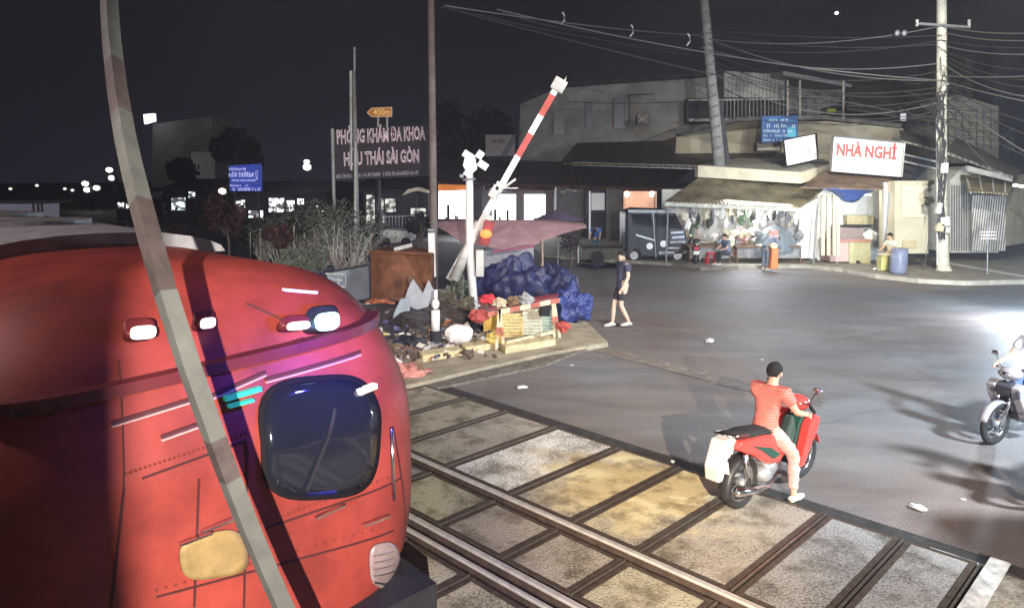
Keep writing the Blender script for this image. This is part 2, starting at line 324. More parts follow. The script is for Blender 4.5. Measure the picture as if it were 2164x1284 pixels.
# rails
steel = M('polished_rail_steel', (.72, .68, .63), .38, .55, var=.2, scale=8); rrust = M('rail_rust', (.07, .048, .038), .7, .3, var=.4, scale=9)
def rail(s, label, zt=.115, head=.062, lo=-6, hi=80):
    t = thing('rail', label, 'rail', tp(0, s), 0)
    MB().prism([tp(lo, s-head/2, zt-.03), tp(lo, s+head/2, zt-.03), tp(lo, s+head/2, zt), tp(lo, s-head/2, zt)], TA*(hi-lo)).build('rail_head', steel, t, bevel=.008)
    MB().prism([tp(lo, s-.011, .02), tp(lo, s+.011, .02), tp(lo, s+.011, zt-.031), tp(lo, s-.011, zt-.031)], TA*(hi-lo)).build('rail_web', rrust, t)
    MB().prism([tp(lo, s-.06, .009), tp(lo, s+.06, .009), tp(lo, s+.06, .02), tp(lo, s-.06, .02)], TA*(hi-lo)).build('rail_foot', rrust, t)
rail(s_r1, 'shiny steel rail farther from the train, beside the wide row of crossing panels')
rail(s_r2, 'shiny steel rail nearer the red locomotive')
rail(s_r2-.17, 'thinner guard rail running close beside the rail next to the locomotive', .10, .045)
rail(1.26, 'hidden rail under the side of the red locomotive toward the camera'); rail(2.26, 'rail under the red locomotive on the far side of its nose')
# crossing panels
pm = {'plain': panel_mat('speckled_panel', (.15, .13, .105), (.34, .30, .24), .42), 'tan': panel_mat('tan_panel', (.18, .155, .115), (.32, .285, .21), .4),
      'bright': panel_mat('bright_speckled_panel', (.15, .135, .12), (.68, .65, .58), .46), 'tint': panel_mat('yellow_panel', (.17, .14, .09), (.46, .39, .26), .42, (.56, .47, .27), .47),
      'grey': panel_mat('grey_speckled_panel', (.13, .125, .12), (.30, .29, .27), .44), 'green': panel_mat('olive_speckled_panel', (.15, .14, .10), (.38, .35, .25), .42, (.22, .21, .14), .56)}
js = [tc_of(gp(x, y))[0] for x, y in ((965, 855), (1071, 878), (1161, 917), (1314, 953), (1444, 994), (1560, 1048), (1750, 1095), (1920, 1140))]
edges_out = [L1-.02]+js+[L0]+[L0-1.02, L0-2.0]
kinds_out = ['tan', 'tan', 'plain', 'bright', 'plain', 'plain', 'plain', 'grey', 'grey', 'plain', 'plain', 'plain']
frame_m = M('rusty_panel_edge_steel', (.105, .078, .06), .55, .5, var=.4, scale=12); line_m = M('worn_steel_edge', (.30, .26, .22), .35, .8, var=.3, scale=20)
ordn = ['first', 'second', 'third', 'fourth', 'fifth', 'sixth', 'seventh', 'eighth', 'ninth', 'tenth', 'eleventh', 'twelfth', 'thirteenth']
def panel(La, Lb, sa, sb, mt, label, group, z=.07):
    c = tp((La+Lb)/2, (sa+sb)/2); t = thing('concrete_slab', label, 'concrete slab', c, 0, group)
    g = .03; f = .05
    MB().prism([tp(La-g-f, sa+f, .02), tp(La-g-f, sb-f, .02), tp(Lb+g+f, sb-f, .02), tp(Lb+g+f, sa+f, .02)], (0, 0, z-.02)).build('slab', mt, t, bevel=.006)
    m = MB()
    for (a, b, c_, d) in ((La-g-f, La-g, sa, sb), (Lb+g, Lb+g+f, sa, sb)):
        m.prism([tp(a, c_, .02), tp(a, d, .02), tp(b, d, .02), tp(b, c_, .02)], (0, 0, z-.015))
    for (c_, d) in ((sa, sa+f-.001), (sb-f+.001, sb)):
        m.prism([tp(La-g-f, c_, .02), tp(La-g-f, d, .02), tp(Lb+g+f, d, .02), tp(Lb+g+f, c_, .02)], (0, 0, z-.018))
    m.build('steel_frame', frame_m, t)
    MB().prism([tp(Lb+.012, sa, .02), tp(Lb+.012, sb, .02), tp(Lb-.008, sb, .02), tp(Lb-.008, sa, .02)], (0, 0, z-.01)).build('edge_strip', line_m, t)
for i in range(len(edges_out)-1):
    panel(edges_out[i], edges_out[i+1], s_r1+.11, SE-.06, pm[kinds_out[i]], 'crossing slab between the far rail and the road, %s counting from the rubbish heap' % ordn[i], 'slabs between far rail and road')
ks = ['grey', 'grey', 'grey', 'green', 'plain', 'plain', 'green', 'plain', 'plain', 'plain', 'plain']
ie = [js[0]+.6]+js+[L0, L0-1.0]
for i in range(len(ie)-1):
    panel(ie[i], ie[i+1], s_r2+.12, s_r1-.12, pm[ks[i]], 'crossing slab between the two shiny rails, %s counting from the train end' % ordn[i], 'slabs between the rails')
k3 = ['grey', 'grey', 'grey', 'green', 'green', 'green', 'plain', 'plain', 'plain', 'plain']
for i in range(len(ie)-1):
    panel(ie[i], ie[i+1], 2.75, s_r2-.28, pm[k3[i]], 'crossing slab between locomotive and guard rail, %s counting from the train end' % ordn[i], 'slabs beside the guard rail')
wl = M('worn_white_line', (.55, .54, .5), .7, var=.5, scale=9)
wm_ = MB(); wm_.prism([tp(L0-.04, SE-1.9, .09), tp(L0-.04, SE+.10, .09), tp(L0-.20, SE+.10, .09), tp(L0-.20, SE-1.9, .09)], (0, 0, .004))
wm_.prism([tp(L0-.04, SE, .012), tp(js[-1]-.2, SE, .012), tp(js[-1]-.2, SE+.07, .012), tp(L0-.04, SE+.07, .012)], (0, 0, .004)); kind(wm_.build('road_marking', wl))
seam = MB(); seam.prism([tp(-3, SE, .004), tp(-3, SE+.24, .004), tp(L1+.1, SE+.30, .004), tp(L1+.1, SE, .004)], (0, 0, .004)); kind(seam.build('tar_seam', M('tar_seam', (.035, .032, .03), .6, var=.5, scale=6)))
def ground_poly(name, pxs, z0, h, mt, st='structure'):
    m = MB(); m.prism([gp(x, y, 0)+Vector((0, 0, z0)) for x, y in pxs], (0, 0, h)); o = m.build(name, mt); kind(o, st); return o
stopm = M('faded_stop_line', (.17, .14, .115), .7, var=.5, scale=5)
ground_poly('stop_line', [(1255, 741), (1285, 734), (1512, 789), (1500, 806)], .004, .004, stopm)
ground_poly('stop_line', [(1525, 795), (1750, 838), (1735, 858), (1512, 812)], .004, .004, M('fainter_stop_line', (.115, .10, .09), .7, var=.5, scale=5))
apm = M('dusty_concrete_apron', (.30, .255, .18), .85, var=.35, scale=3, bump=.3)
ground_poly('pavement', [(640, 850), (880, 822), (1000, 792), (1150, 757), (1285, 733), (1242, 690), (1190, 660), (1000, 640), (700, 700), (560, 760)], .004, .10, apm)
ground_poly('path', [(820, 836), (882, 823), (1000, 793), (1150, 758), (1240, 741), (1150, 776), (1010, 806), (905, 828)], .004, .045, M('gritty_road_edge', (.14, .12, .095), .9, var=.5, scale=9, bump=.5))
# far pavement with kerb, in front of the stalls
kb = [(1150, 545), (1420, 562), (1480, 572), (1560, 569), (1700, 566), (1780, 575), (1850, 588), (1940, 598), (2040, 603), (2164, 600), (2500, 592)]
pav = [gp(x, y) for x, y in kb]
m = MB(); m.prism(pav+[Vector((60, pav[-1].y, 0)), Vector((60, 60, 0)), Vector((-2, 60, 0))], (0, 0, .13)); kind(m.build('pavement', M('dusty_pavement', (.22, .20, .165), .85, var=.35, scale=2, bump=.2)))
m = MB()
for a, b in zip(pav[3:-1], pav[4:]): m.prism([a+Vector((0, -.02, 0)), b+Vector((0, -.02, 0)), b+Vector((0, .2, 0)), a+Vector((0, .2, 0))], (0, 0, .15))
kind(m.build('kerb', M('kerb_concrete', (.34, .32, .27), .8, var=.3, scale=3)))
# darker ground across the tracks on the left and verge
ground_poly('verge', [(-200, 520), (600, 500), (1180, 520), (1195, 655), (1000, 642), (700, 700), (400, 800), (-300, 900)], .004, .03, M('trodden_earth', (.06, .05, .042), .95, var=.5, scale=3, bump=.8))
ground_poly('road_line', [(2000, 560), (2164, 590), (2164, 594), (1990, 563)], .135, .004, wl)

# ================================================================= LOCOMOTIVE
SC, ZC, HW, HH = 1.76, 1.48, 1.53, 1.46
EX = 3.0
LF0 = 4.0
def sup(ang, e=EX):
    c, s = math.cos(ang), math.sin(ang); return math.copysign(abs(c)**(2/e), c), math.copysign(abs(s)**(2/e), s)
def rr(s, z): return ((abs(s-SC)/HW)**EX+(abs(z-ZC)/HH)**EX)**(1/EX)
def Lf(s, z): return LF0+.50*min(1.0, rr(s, z))**7+.30*max(0, z-1.9)/.8
redp = M('locomotive_red_paint', (.24, .036, .026), .55, var=.4, scale=1.6, spec=.3, bump=.05); redd = M('locomotive_dark_red_paint', (.10, .012, .014), .5, var=.3, scale=1.2)
def loc_front(px, py, off=.0):
    d = ray(px, py); o = Vector((0, 0, CAM_H)); lo, hi = 1.5, 12.0
    for _ in range(40):
        md = (lo+hi)/2; p = o+d*md; L, s = tc_of(p)
        if L-Lf(s, p.z) < 0: lo = md
        else: hi = md
    p = o+d*lo; L, s = tc_of(p); return s, p.z
train = thing('locomotive', 'red diesel locomotive with a black windscreen passing the crossing close to the camera', 'train', tp(10, SC), 0)
NA = 64; m = MB(); rows = []
for i in range(0, 15):
    r = i/14.0; r = r**.7
    row = []
    for j in range(NA):
        c, s_ = sup(2*math.pi*j/NA); s = SC+HW*c*r; z = ZC+HH*s_*r; row.append(tp(Lf(s, z), s, z))
    rows.append(row)
for L in (5.4, 6.5, 9, 12, 15.9):
    rows.append([tp(L, SC+HW*sup(2*math.pi*j/NA)[0], ZC+HH*sup(2*math.pi*j/NA)[1]) for j in range(NA)])
for i in range(len(rows)-1):
    a, b = rows[i], rows[i+1]; k = len(m.v); m.v += a+b
    for j in range(NA): m.f.append((k+j, k+(j+1) % NA, k+NA+(j+1) % NA, k+NA+j))
body = m.build('body', redp, train, smooth=True)
def patch(name, pxs, mt, off=.012, sub=10, parent=train, bevel=0, thick=.0):
    # polygon given by four corners in the picture, laid onto the curved nose, rounded corners
    P = [Vector(loc_front(x, y)) for x, y in pxs]; m = MB(); g = []
    for i in range(sub+1):
        for j in range(sub+1):
            u, v = i/sub*2-1, j/sub*2-1
            e = 1.0
            if abs(u) > 0 or abs(v) > 0:      # squircle-ise
                q = max(abs(u), abs(v)); nn = (abs(u)**3.4+abs(v)**3.4)**(1/3.4); e = q/nn if nn else 1
            u, v = u*e, v*e; u, v = (u+1)/2, (v+1)/2
            p = (P[0]*(1-u)+P[1]*u)*(1-v)+(P[3]*(1-u)+P[2]*u)*v
            g.append(tp(Lf(p.x, p.y)-off, p.x, p.y))
    n = sub+1; m.add(g, [(i*n+j, (i+1)*n+j, (i+1)*n+j+1, i*n+j+1) for i in range(sub) for j in range(sub)])
    o = m.build(name, mt, parent, smooth=True)
    if thick: sm = o.modifiers.new('solid', 'SOLIDIFY'); sm.thickness = thick; sm.offset = 0
    return o
def strip(name, a, b, mt, wz=.03, dep=.04, off=0, n=10, parent=train):
    a = Vector(loc_front(*a)); b = Vector(loc_front(*b)); pts = []
    for i in range(n+1):
        p = a.lerp(b, i/n); pts.append(tp(Lf(p.x, p.y)-dep/2-off, p.x, p.y))
    m = MB()
    for p, q in zip(pts, pts[1:]): m.beam(p, q+(q-p)*.05, dep, wz)
    return m.build(name, mt, parent, smooth=False)
ws = patch('windscreen_frame', [(530, 801), (787, 782), (795, 1045), (548, 1062)], M('windscreen_rubber', (.012, .010, .012), .9, var=.1, spec=.1), .010, thick=.016)
patch('windscreen', [(540, 810), (778, 792), (786, 1036), (556, 1052)], glassd, .026, parent=ws, thick=.006)
strip('wiper', (640, 1030), (700, 860), black, .015, .02, .04, parent=ws)
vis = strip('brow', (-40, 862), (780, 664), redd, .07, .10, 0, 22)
strip('brow_shade_strip', (-40, 874), (780, 676), M('brow_painted_shade', (.03, .01, .01), .7, var=0), .03, .085, 0, 16, parent=vis)  # dark strip under the brow, its shade put into the colour
lampw = glow('train_headlight_glow', (1.0, .86, .84), 2.6)
for (x, y, w_, h_) in ((286, 695, 27, 11), (421, 676, 16, 8), (610, 682, 24, 6)):
    h = patch('headlight_housing', [(x-w_-5, y-h_-3), (x+w_+5, y-h_-7), (x+w_+5, y+h_+3), (x-w_-5, y+h_+7)], redd, .05, thick=.09)
    patch('headlight_lens', [(x-w_, y-h_), (x+w_, y-h_-4), (x+w_, y+h_), (x-w_, y+h_+4)], lampw, .13, parent=h, thick=.01)
bh = patch('beacon_base', [(632, 655), (698, 648), (700, 694), (636, 700)], dark, .05, thick=.09)
patch('beacon_lens', [(640, 659), (690, 653), (692, 687), (645, 692)], glow('blue_white_beacon', (.35, .75, 1.0), 7), .15, parent=bh, thick=.02)
hl = Vector(loc_front(672, 668))
lamp('beacon_light', 'POINT', tp(LF0-.36, hl.x, hl.y+.06), None, 85, (.08, .06, 1.0), .05)
groove = M('groove_dark', (.06, .012, .012), .7, var=0); trim_pale = M('bright_edge', (.7, .45, .42), .3, .3, var=.1)  # dark groove colour and the thin pale line below each groove
for a, b in (((235, 893), (402, 842)), ((340, 922), (416, 895)), ((430, 842), (560, 785)), ((480, 765), (640, 715)), ((560, 800), (760, 742))):
    g = strip('trim_groove', a, b, groove, .022, .012); strip('trim_edge', (a[0], a[1]+7), (b[0], b[1]+7), trim_pale, .008, .02, parent=g)
for a, b in (((420, 1118), (500, 1085)), ((660, 1090), (720, 1062)), ((760, 1105), (815, 1085)), ((372, 1145), (440, 1120))):
    strip('handrail', a, b, chrome, .012, .03, .03)
patch('number_plate', [(372, 1140), (505, 1108), (530, 1205), (385, 1228)], M('dull_yellow_plate', (.26, .18, .07), .6, var=.3), .016, thick=.02)
v = patch('vent', [(776, 1150), (832, 1138), (834, 1222), (780, 1240)], M('vent_grey', (.32, .24, .24), .5, .3, var=.2), .012, thick=.02)
for k in range(5): strip('vent_slat', (784, 1170+k*14), (826, 1160+k*14), chrome, .008, .02, .02, 4, parent=v)
gl = M('green_reflector', (.03, .5, .25), .3, var=0, emit=(.05, .9, .5), es=.2)
strip('green_marker', (470, 840), (545, 818), gl, .03, .04, .01); strip('green_marker', (478, 856), (530, 842), gl, .018, .04, .01)
strip('marker_lamp', (750, 826), (786, 812), lampw, .035, .05, .01)
strip('marker_lamp', (592, 610), (660, 616), M('pale_lavender_plastic', (.6, .55, .8), .4, var=.1), .02, .05, .02)
seam_m = M('panel_seam', (.05, .01, .01), .8, var=0); rivet = M('rivet_red', (.16, .03, .02), .5, .3, var=.1)
for a, b in (((300, 1010), (520, 930)), ((520, 930), (515, 1280)), ((560, 1115), (845, 1010)), ((250, 760), (235, 1280)), ((650, 700), (520, 640)), ((830, 900), (845, 1280)), ((330, 1260), (830, 1120)), ((420, 1010), (410, 1280))):
    strip('panel_seam', a, b, seam_m, .012, .008, -.001, 14)
m = MB()
for k in range(26):
    for x0_, y0_, x1_, y1_ in ((265, 1000, 520, 915), (565, 1100, 840, 1000), (330, 1245, 825, 1108)):
        p = Vector(loc_front(x0_+(x1_-x0_)*k/25, y0_+(y1_-y0_)*k/25)); m.ell(tp(Lf(p.x, p.y)-.004, p.x, p.y), .008, 6, 4)
m.build('rivets', rivet, train, smooth=True)['kind'] = 'stuff'
for xa, xb, y in ((815, 838, 900),):
    A_ = Vector(loc_front(xa, y)); B_ = Vector(loc_front(xa+6, y+150)); MB().tube([tp(Lf(A_.x, A_.y)-.07, A_.x, A_.y), tp(Lf(B_.x, B_.y)-.07, B_.x, B_.y)], .012, 8).build('grab_handle', chrome, train, smooth=True)
# buffer beam and steps at the bottom, side windows and door, bogies
MB().box(tp(4.25, SC, .45), (.001, .001, .001)).prism([tp(3.86, SC-1.3, .22), tp(3.86, SC+1.3, .22), tp(4.5, SC+1.35, .22), tp(4.5, SC-1.35, .22)], (0, 0, .32)).build('buffer_beam', dark, train, bevel=.02)
for (La, Lb, za, zb) in ((4.9, 5.7, 1.6, 2.2), (6.2, 6.9, .6, 2.2)):
    s = SC-HW-.012; f = MB().prism([tp(La, s, za), tp(Lb, s, za), tp(Lb, s, zb), tp(La, s, zb)], TN*.03)
    if zb-za < 1: f.build('side_window', glassd, train)
    else: d = f.build('cab_door', redd, train); MB().beam(tp(La+.08, s-.03, 1.2), tp(La+.08, s-.03, 1.4), .03, .02).build('door_handle', chrome, d)
for Lx in (7.5, 13.0):
    for q in (-.9, .9):
        for s in (SC-.5, SC+.5):
            MB().tube([tp(Lx+q, s-.06, .40), tp(Lx+q, s+.06, .40)], .42, 20).build('wheel', dark, train)
rf = MB()
for La_, Lb_ in ((6.6, 15.6),): rf.prism([tp(La_, SC+1.05*math.cos(math.pi*k/12), 2.84+.22*math.sin(math.pi*k/12)) for k in range(13)], TA*(Lb_-La_))
rf.build('roof_hood', M('pale_roof_hood', (.30, .30, .32), .6, var=.3), train, smooth=False)
for Lx in (8.5, 10.5): MB().tube([tp(Lx, SC, 3.0), tp(Lx, SC, 3.1)], .45, 20).build('roof_fan', grey, train, smooth=False)
def coach(La, Lb, label):
    t = thing('railway_coach', label, 'train', tp((La+Lb)/2, SC)); cb = M('coach_dark_red', (.22, .03, .03), .45, var=.25); roofm = M('coach_pale_roof', (.48, .46, .46), .6, var=.3)
    pr = [(SC-1.4, .6), (SC+1.4, .6), (SC+1.4, 2.15), (SC-1.4, 2.15)]
    MB().prism([tp(La, s, z) for s, z in pr], TA*(Lb-La)).build('coach_body', cb, t)
    rp = [(SC-1.42, 2.151)]+[(SC-1.42*math.cos(math.pi*k/10), 2.2+.62*math.sin(math.pi*k/10)) for k in range(11)]+[(SC+1.42, 2.151)]
    MB().prism([tp(La, s, z) for s, z in rp], TA*(Lb-La)).build('roof', roofm, t)
    k = La+.8
    while k < Lb-1:
        for sd in (SC-1.43, SC+1.401): MB().prism([tp(k, sd, 1.4), tp(k+.8, sd, 1.4), tp(k+.8, sd, 1.95), tp(k, sd, 1.95)], TN*.02).build('window', glassd, t)
        k += 1.5
    for q in (La+2, La+3.6, Lb-3.6, Lb-2): MB().tube([tp(q, SC-.55, .4), tp(q, SC+.55, .4)], .4, 16).build('wheelset', dark, t)
coach(16.6, 31, 'first coach with a pale rounded roof behind the red locomotive'); coach(31.6, 46, 'second coach with a pale rounded roof, farther from the locomotive')

# ================================================================= BARRIERS
def boom(name, pts, width, thick, bands, label, updir, parentloc):
    t = thing(name, label, 'barrier', parentloc); n = len(pts)-1
    L = [0]
    for a, b in zip(pts, pts[1:]): L.append(L[-1]+(b-a).length)
    def pos(u):
        d = u*L[-1]
        for i in range(n):
            if d <= L[i+1]+1e-9: return pts[i].lerp(pts[i+1], (d-L[i])/(L[i+1]-L[i]))
        return pts[-1]
    for (u0, u1, mt) in bands:
        m = MB(); k = max(2, int((u1-u0)*24)); sp = [pos(u0+(u1-u0)*i/k) for i in range(k+1)]
        vs = []
        for i, p in enumerate(sp):
            d = (pos(min(1, u0+(u1-u0)*i/k+.02))-pos(max(0, u0+(u1-u0)*i/k-.02))).normalized(); x = d.cross(updir).normalized(); y = x.cross(d).normalized()
            vs += [p+x*a*width/2+y*b*thick/2 for a, b in ((-1, -1), (1, -1), (1, 1), (-1, 1))]
        fs = [(3, 2, 1, 0), (k*4, k*4+1, k*4+2, k*4+3)]
        for i in range(k):
            for j in range(4): fs.append((i*4+j, i*4+(j+1) % 4, (i+1)*4+(j+1) % 4, (i+1)*4+j))
        m.add(vs, fs); m.build('boom_section', mt, t)
    return t
boomw = M('barrier_grey_white_paint', (.095, .10, .092), .6, var=.25, scale=6); boomr = M('barrier_dull_red_paint', (.066, .052, .050), .6, var=.35, scale=6)
bp = [(625, 1330, 3.3), (600, 1284, 3.25), (532, 1130, 3.15), (474, 980, 3.1), (423, 840, 3.07), (375, 700, 3.07), (335, 570, 3.17), (300, 440, 3.4), (270, 320, 3.7), (249, 200, 4.1), (236, 90, 4.5), (230, 0, 4.8), (228, -60, 5.0)]
pts = [at(x, y, Y) for x, y, Y in bp]; base = pts[0]+(pts[0]-pts[2]).normalized()*1.0; pts = [base]+pts
bys = [1500]+[y for x, y, Y in bp]
def ub(y):
    L = [0]
    for a_, b_ in zip(pts, pts[1:]): L.append(L[-1]+(b_-a_).length)
    for i in range(len(bys)-1):
        if bys[i] >= y >= bys[i+1]: return (L[i]+(L[i+1]-L[i])*(bys[i]-y)/(bys[i]-bys[i+1]))/L[-1]
    return 0
_cut = [0, ub(1010), ub(925), ub(620), ub(430), ub(245), ub(135), 1]
bt = boom('barrier_boom', pts, .075, .075, [(_cut[i], _cut[i+1], (boomw, boomr, boomw, boomr, boomw, boomr, boomw)[i]) for i in range(7)], 'raised striped barrier boom crossing in front of the red locomotive', Vector((.75, -.65, 0)), (base.x, base.y, 0))
mp = MB(); mp.box((base.x, base.y, base.z/2-.1), (.28, .28, base.z-.2)); mp.build('pivot_box', grey, bt)
boom_dark = M('boom_underside_dark', (.02, .022, .03), .8, var=.1)

# far barrier
fb = gp(965, 735); Yb = gp(985, 700).y
a = at(948, 590, Yb); tip = at(1185, 170, Yb+.0)
ax = (tip-a)
fbt = boom('barrier_boom', [a, tip], .14, .10, [(.0, .07, grey), (.07, .20, white), (.20, .30, red), (.30, .42, white), (.42, .455, grey), (.455, .63, white), (.63, .74, red), (.74, .83, white), (.83, .93, red), (.93, 1, white)], 'raised red and white barrier boom beside the white crossing post', Vector((0, -1, 0)), (a.x, a.y, 0))
MB().box(at(1181, 180, Yb-.02), (.30, .12, .28), (0, R(30), 0)).prism([at(1185, 180, Yb-.05), at(1198, 160, Yb-.05), at(1190, 190, Yb-.05)], (0, .1, 0)).build('tip_plate', dirty_white, fbt, bevel=.02)
for (x, y, w_, h_, an) in ((1022, 470, .42, .62, 32), (1045, 405, .30, .42, 32), (1052, 393, .16, .30, 15)): MB().box(at(x, y, Yb-.1), (w_*.6, .16, h_*.7), (0, R(an), 0)).build('bracket_box', dirty_white, fbt, bevel=.015)
MB().beam(at(1060, 400, Yb-.08), at(1090, 378, Yb-.08), .03, .05).build('stay_arm', dirty_white, fbt)
MB().tube([at(1012, 470, Yb-.1), at(960, 590, Yb-.05)], [.09, .13], 10).build('counterweight', dirty_white, fbt, smooth=True)
rl = thing('warning_lamp', 'glowing orange red warning lamp at the foot of the far barrier boom', 'lamp', at(1030, 520, Yb-.25))
MB().box(at(1029, 492, Yb-.25), (.22, .14, .56), (0, R(14), 0)).build('lamp_housing', M('dark_red_housing', (.18, .02, .02), .5), rl, bevel=.02)
MB().ell(at(1027, 494, Yb-.36), (.13, .05, .10)).build('lamp_lens', glow('orange_red_lamp', (1, .16, .03), 3.5), rl, smooth=True)
lamp('warning_light', 'POINT', at(1027, 494, Yb-.6), None, 4, (1, .15, .03), .05)

# crossing post with the white crossbuck
g = gp(1003, 702); xs = thing('crossing_post', 'tall white crossing post with a white saltire head and black foot', 'crossing sign', g)
ht = zat(990, 345, g)
MB().tube([g+Vector((0, 0, .45)), g+Vector((-.10, 0, 2.0)), Vector((at(992, 350, g.y).x, g.y, ht))], [.10, .09, .085], 14).build('post', white, xs, smooth=True)
MB().tube([g+Vector((.01, 0, 0)), g+Vector((0, 0, .45))], [.13, .11], 14).build('post_foot', black, xs, smooth=True)
c = at(1001, 345, g.y-.15)
for (p, q, w_) in (((979, 322), (1030, 355), .16), ((1019, 320), (984, 372), .16)):
    A, B = at(*p, g.y-.15), at(*q, g.y-.15); MB().beam(A, B, .03, w_, up=(0, 0, 1)).build('saltire_arm', white, xs, bevel=.03)
MB().prism([at(978, 350, g.y-.2), at(985, 318, g.y-.2), at(1005, 335, g.y-.2), at(1008, 358, g.y-.2), at(990, 372, g.y-.2)], (0, .03, 0)).build('saltire_plate', white, xs, bevel=.01)
MB().box(at(1014, 556, g.y-.1), (.17, .12, .60)).build('control_box', dirty_white, xs, bevel=.01)
MB().tube([at(978, 380, g.y-.1), at(1005, 378, g.y-.1)], .02, 6).build('cross_bar', grey, xs)
MB().ell(at(975, 372, g.y-.15), (.06, .05, .05)).build('bell', grey, xs, smooth=True)

# short white posts in the rubbish
g = gp(922, 745); t = thing('white_post', 'short white post with a ball cap standing between rubbish and white boulder', 'post', g)
MB().tube([g+Vector((0, 0, .0)), g+Vector((0, 0, zat(920, 700, g)))], [.12, .12], 12).build('post_foot', black, t, smooth=True)
MB().tube([at(920, 698, g.y), at(920, 655, g.y)], .09, 12).build('post', white, t, smooth=True)
MB().ell(at(920, 642, g.y), (.085, .085, .11)).build('ball_cap', white, t, smooth=True)
MB().tube([at(920, 635, g.y), at(921, 612, g.y)], [.05, .035], 10).build('spike', white, t, smooth=True)
g = gp(914, 640); t = thing('white_post', 'taller white marker post with a dark cap in front of the rusty container', 'post', g)
MB().prism([at(907, 585, g.y), at(921, 585, g.y), at(918, 492, g.y), at(904, 492, g.y)], (0, .14, 0)).build('post', white, t, bevel=.01)
MB().tube([g, at(915, 585, g.y+.07)], .10, 10).build('post_foot', black, t)
MB().box(at(911, 486, g.y+.07), (.18, .18, .08)).build('cap', grey, t, bevel=.01)

# ================================================================= PEOPLE
def skin_mesh(name, verts, edges, mat, parent, sub=2, root=0):
    me = bpy.data.meshes.new(name); me.from_pydata([tuple(v[0]) for v in verts], edges, []); me.update()
    o = bpy.data.objects.new('tmp', me); C.objects.link(o); sk = o.modifiers.new('s', 'SKIN'); sk.use_smooth_shade = True
    for i, v in enumerate(verts):
        r = v[1] if hasattr(v[1], '__len__') else (v[1], v[1]); me.skin_vertices[0].data[i].radius = r; me.skin_vertices[0].data[i].use_root = (i == root)
    ss = o.modifiers.new('d', 'SUBSURF'); ss.levels = sub; ss.render_levels = sub
    bpy.context.view_layer.update(); nm = bpy.data.meshes.new_from_object(o.evaluated_get(bpy.context.evaluated_depsgraph_get())); C.objects.unlink(o); bpy.data.objects.remove(o)
    nm.name = name; nm.materials.clear(); nm.materials.append(mat)
    for p in nm.polygons: p.use_smooth = True
    q = bpy.data.objects.new(name, nm); C.objects.link(q); q.parent = parent; WM[q.name] = wm(parent); return q
STAND = dict(pelvis=(0, 0, .92), chest=(0.0, 0, 1.27), neck=(0, 0, 1.45), head=(.02, 0, 1.60),
    shl=(0, .18, 1.40), ell=(-.02, .23, 1.13), hal=(.06, .24, .88), shr=(0, -.18, 1.40), elr=(-.02, -.23, 1.13), har=(.06, -.24, .88),
    hil=(0, .09, .90), knl=(.04, .10, .50), anl=(0, .10, .09), hir=(0, -.09, .90), knr=(.04, -.10, .50), anr=(0, -.10, .09))
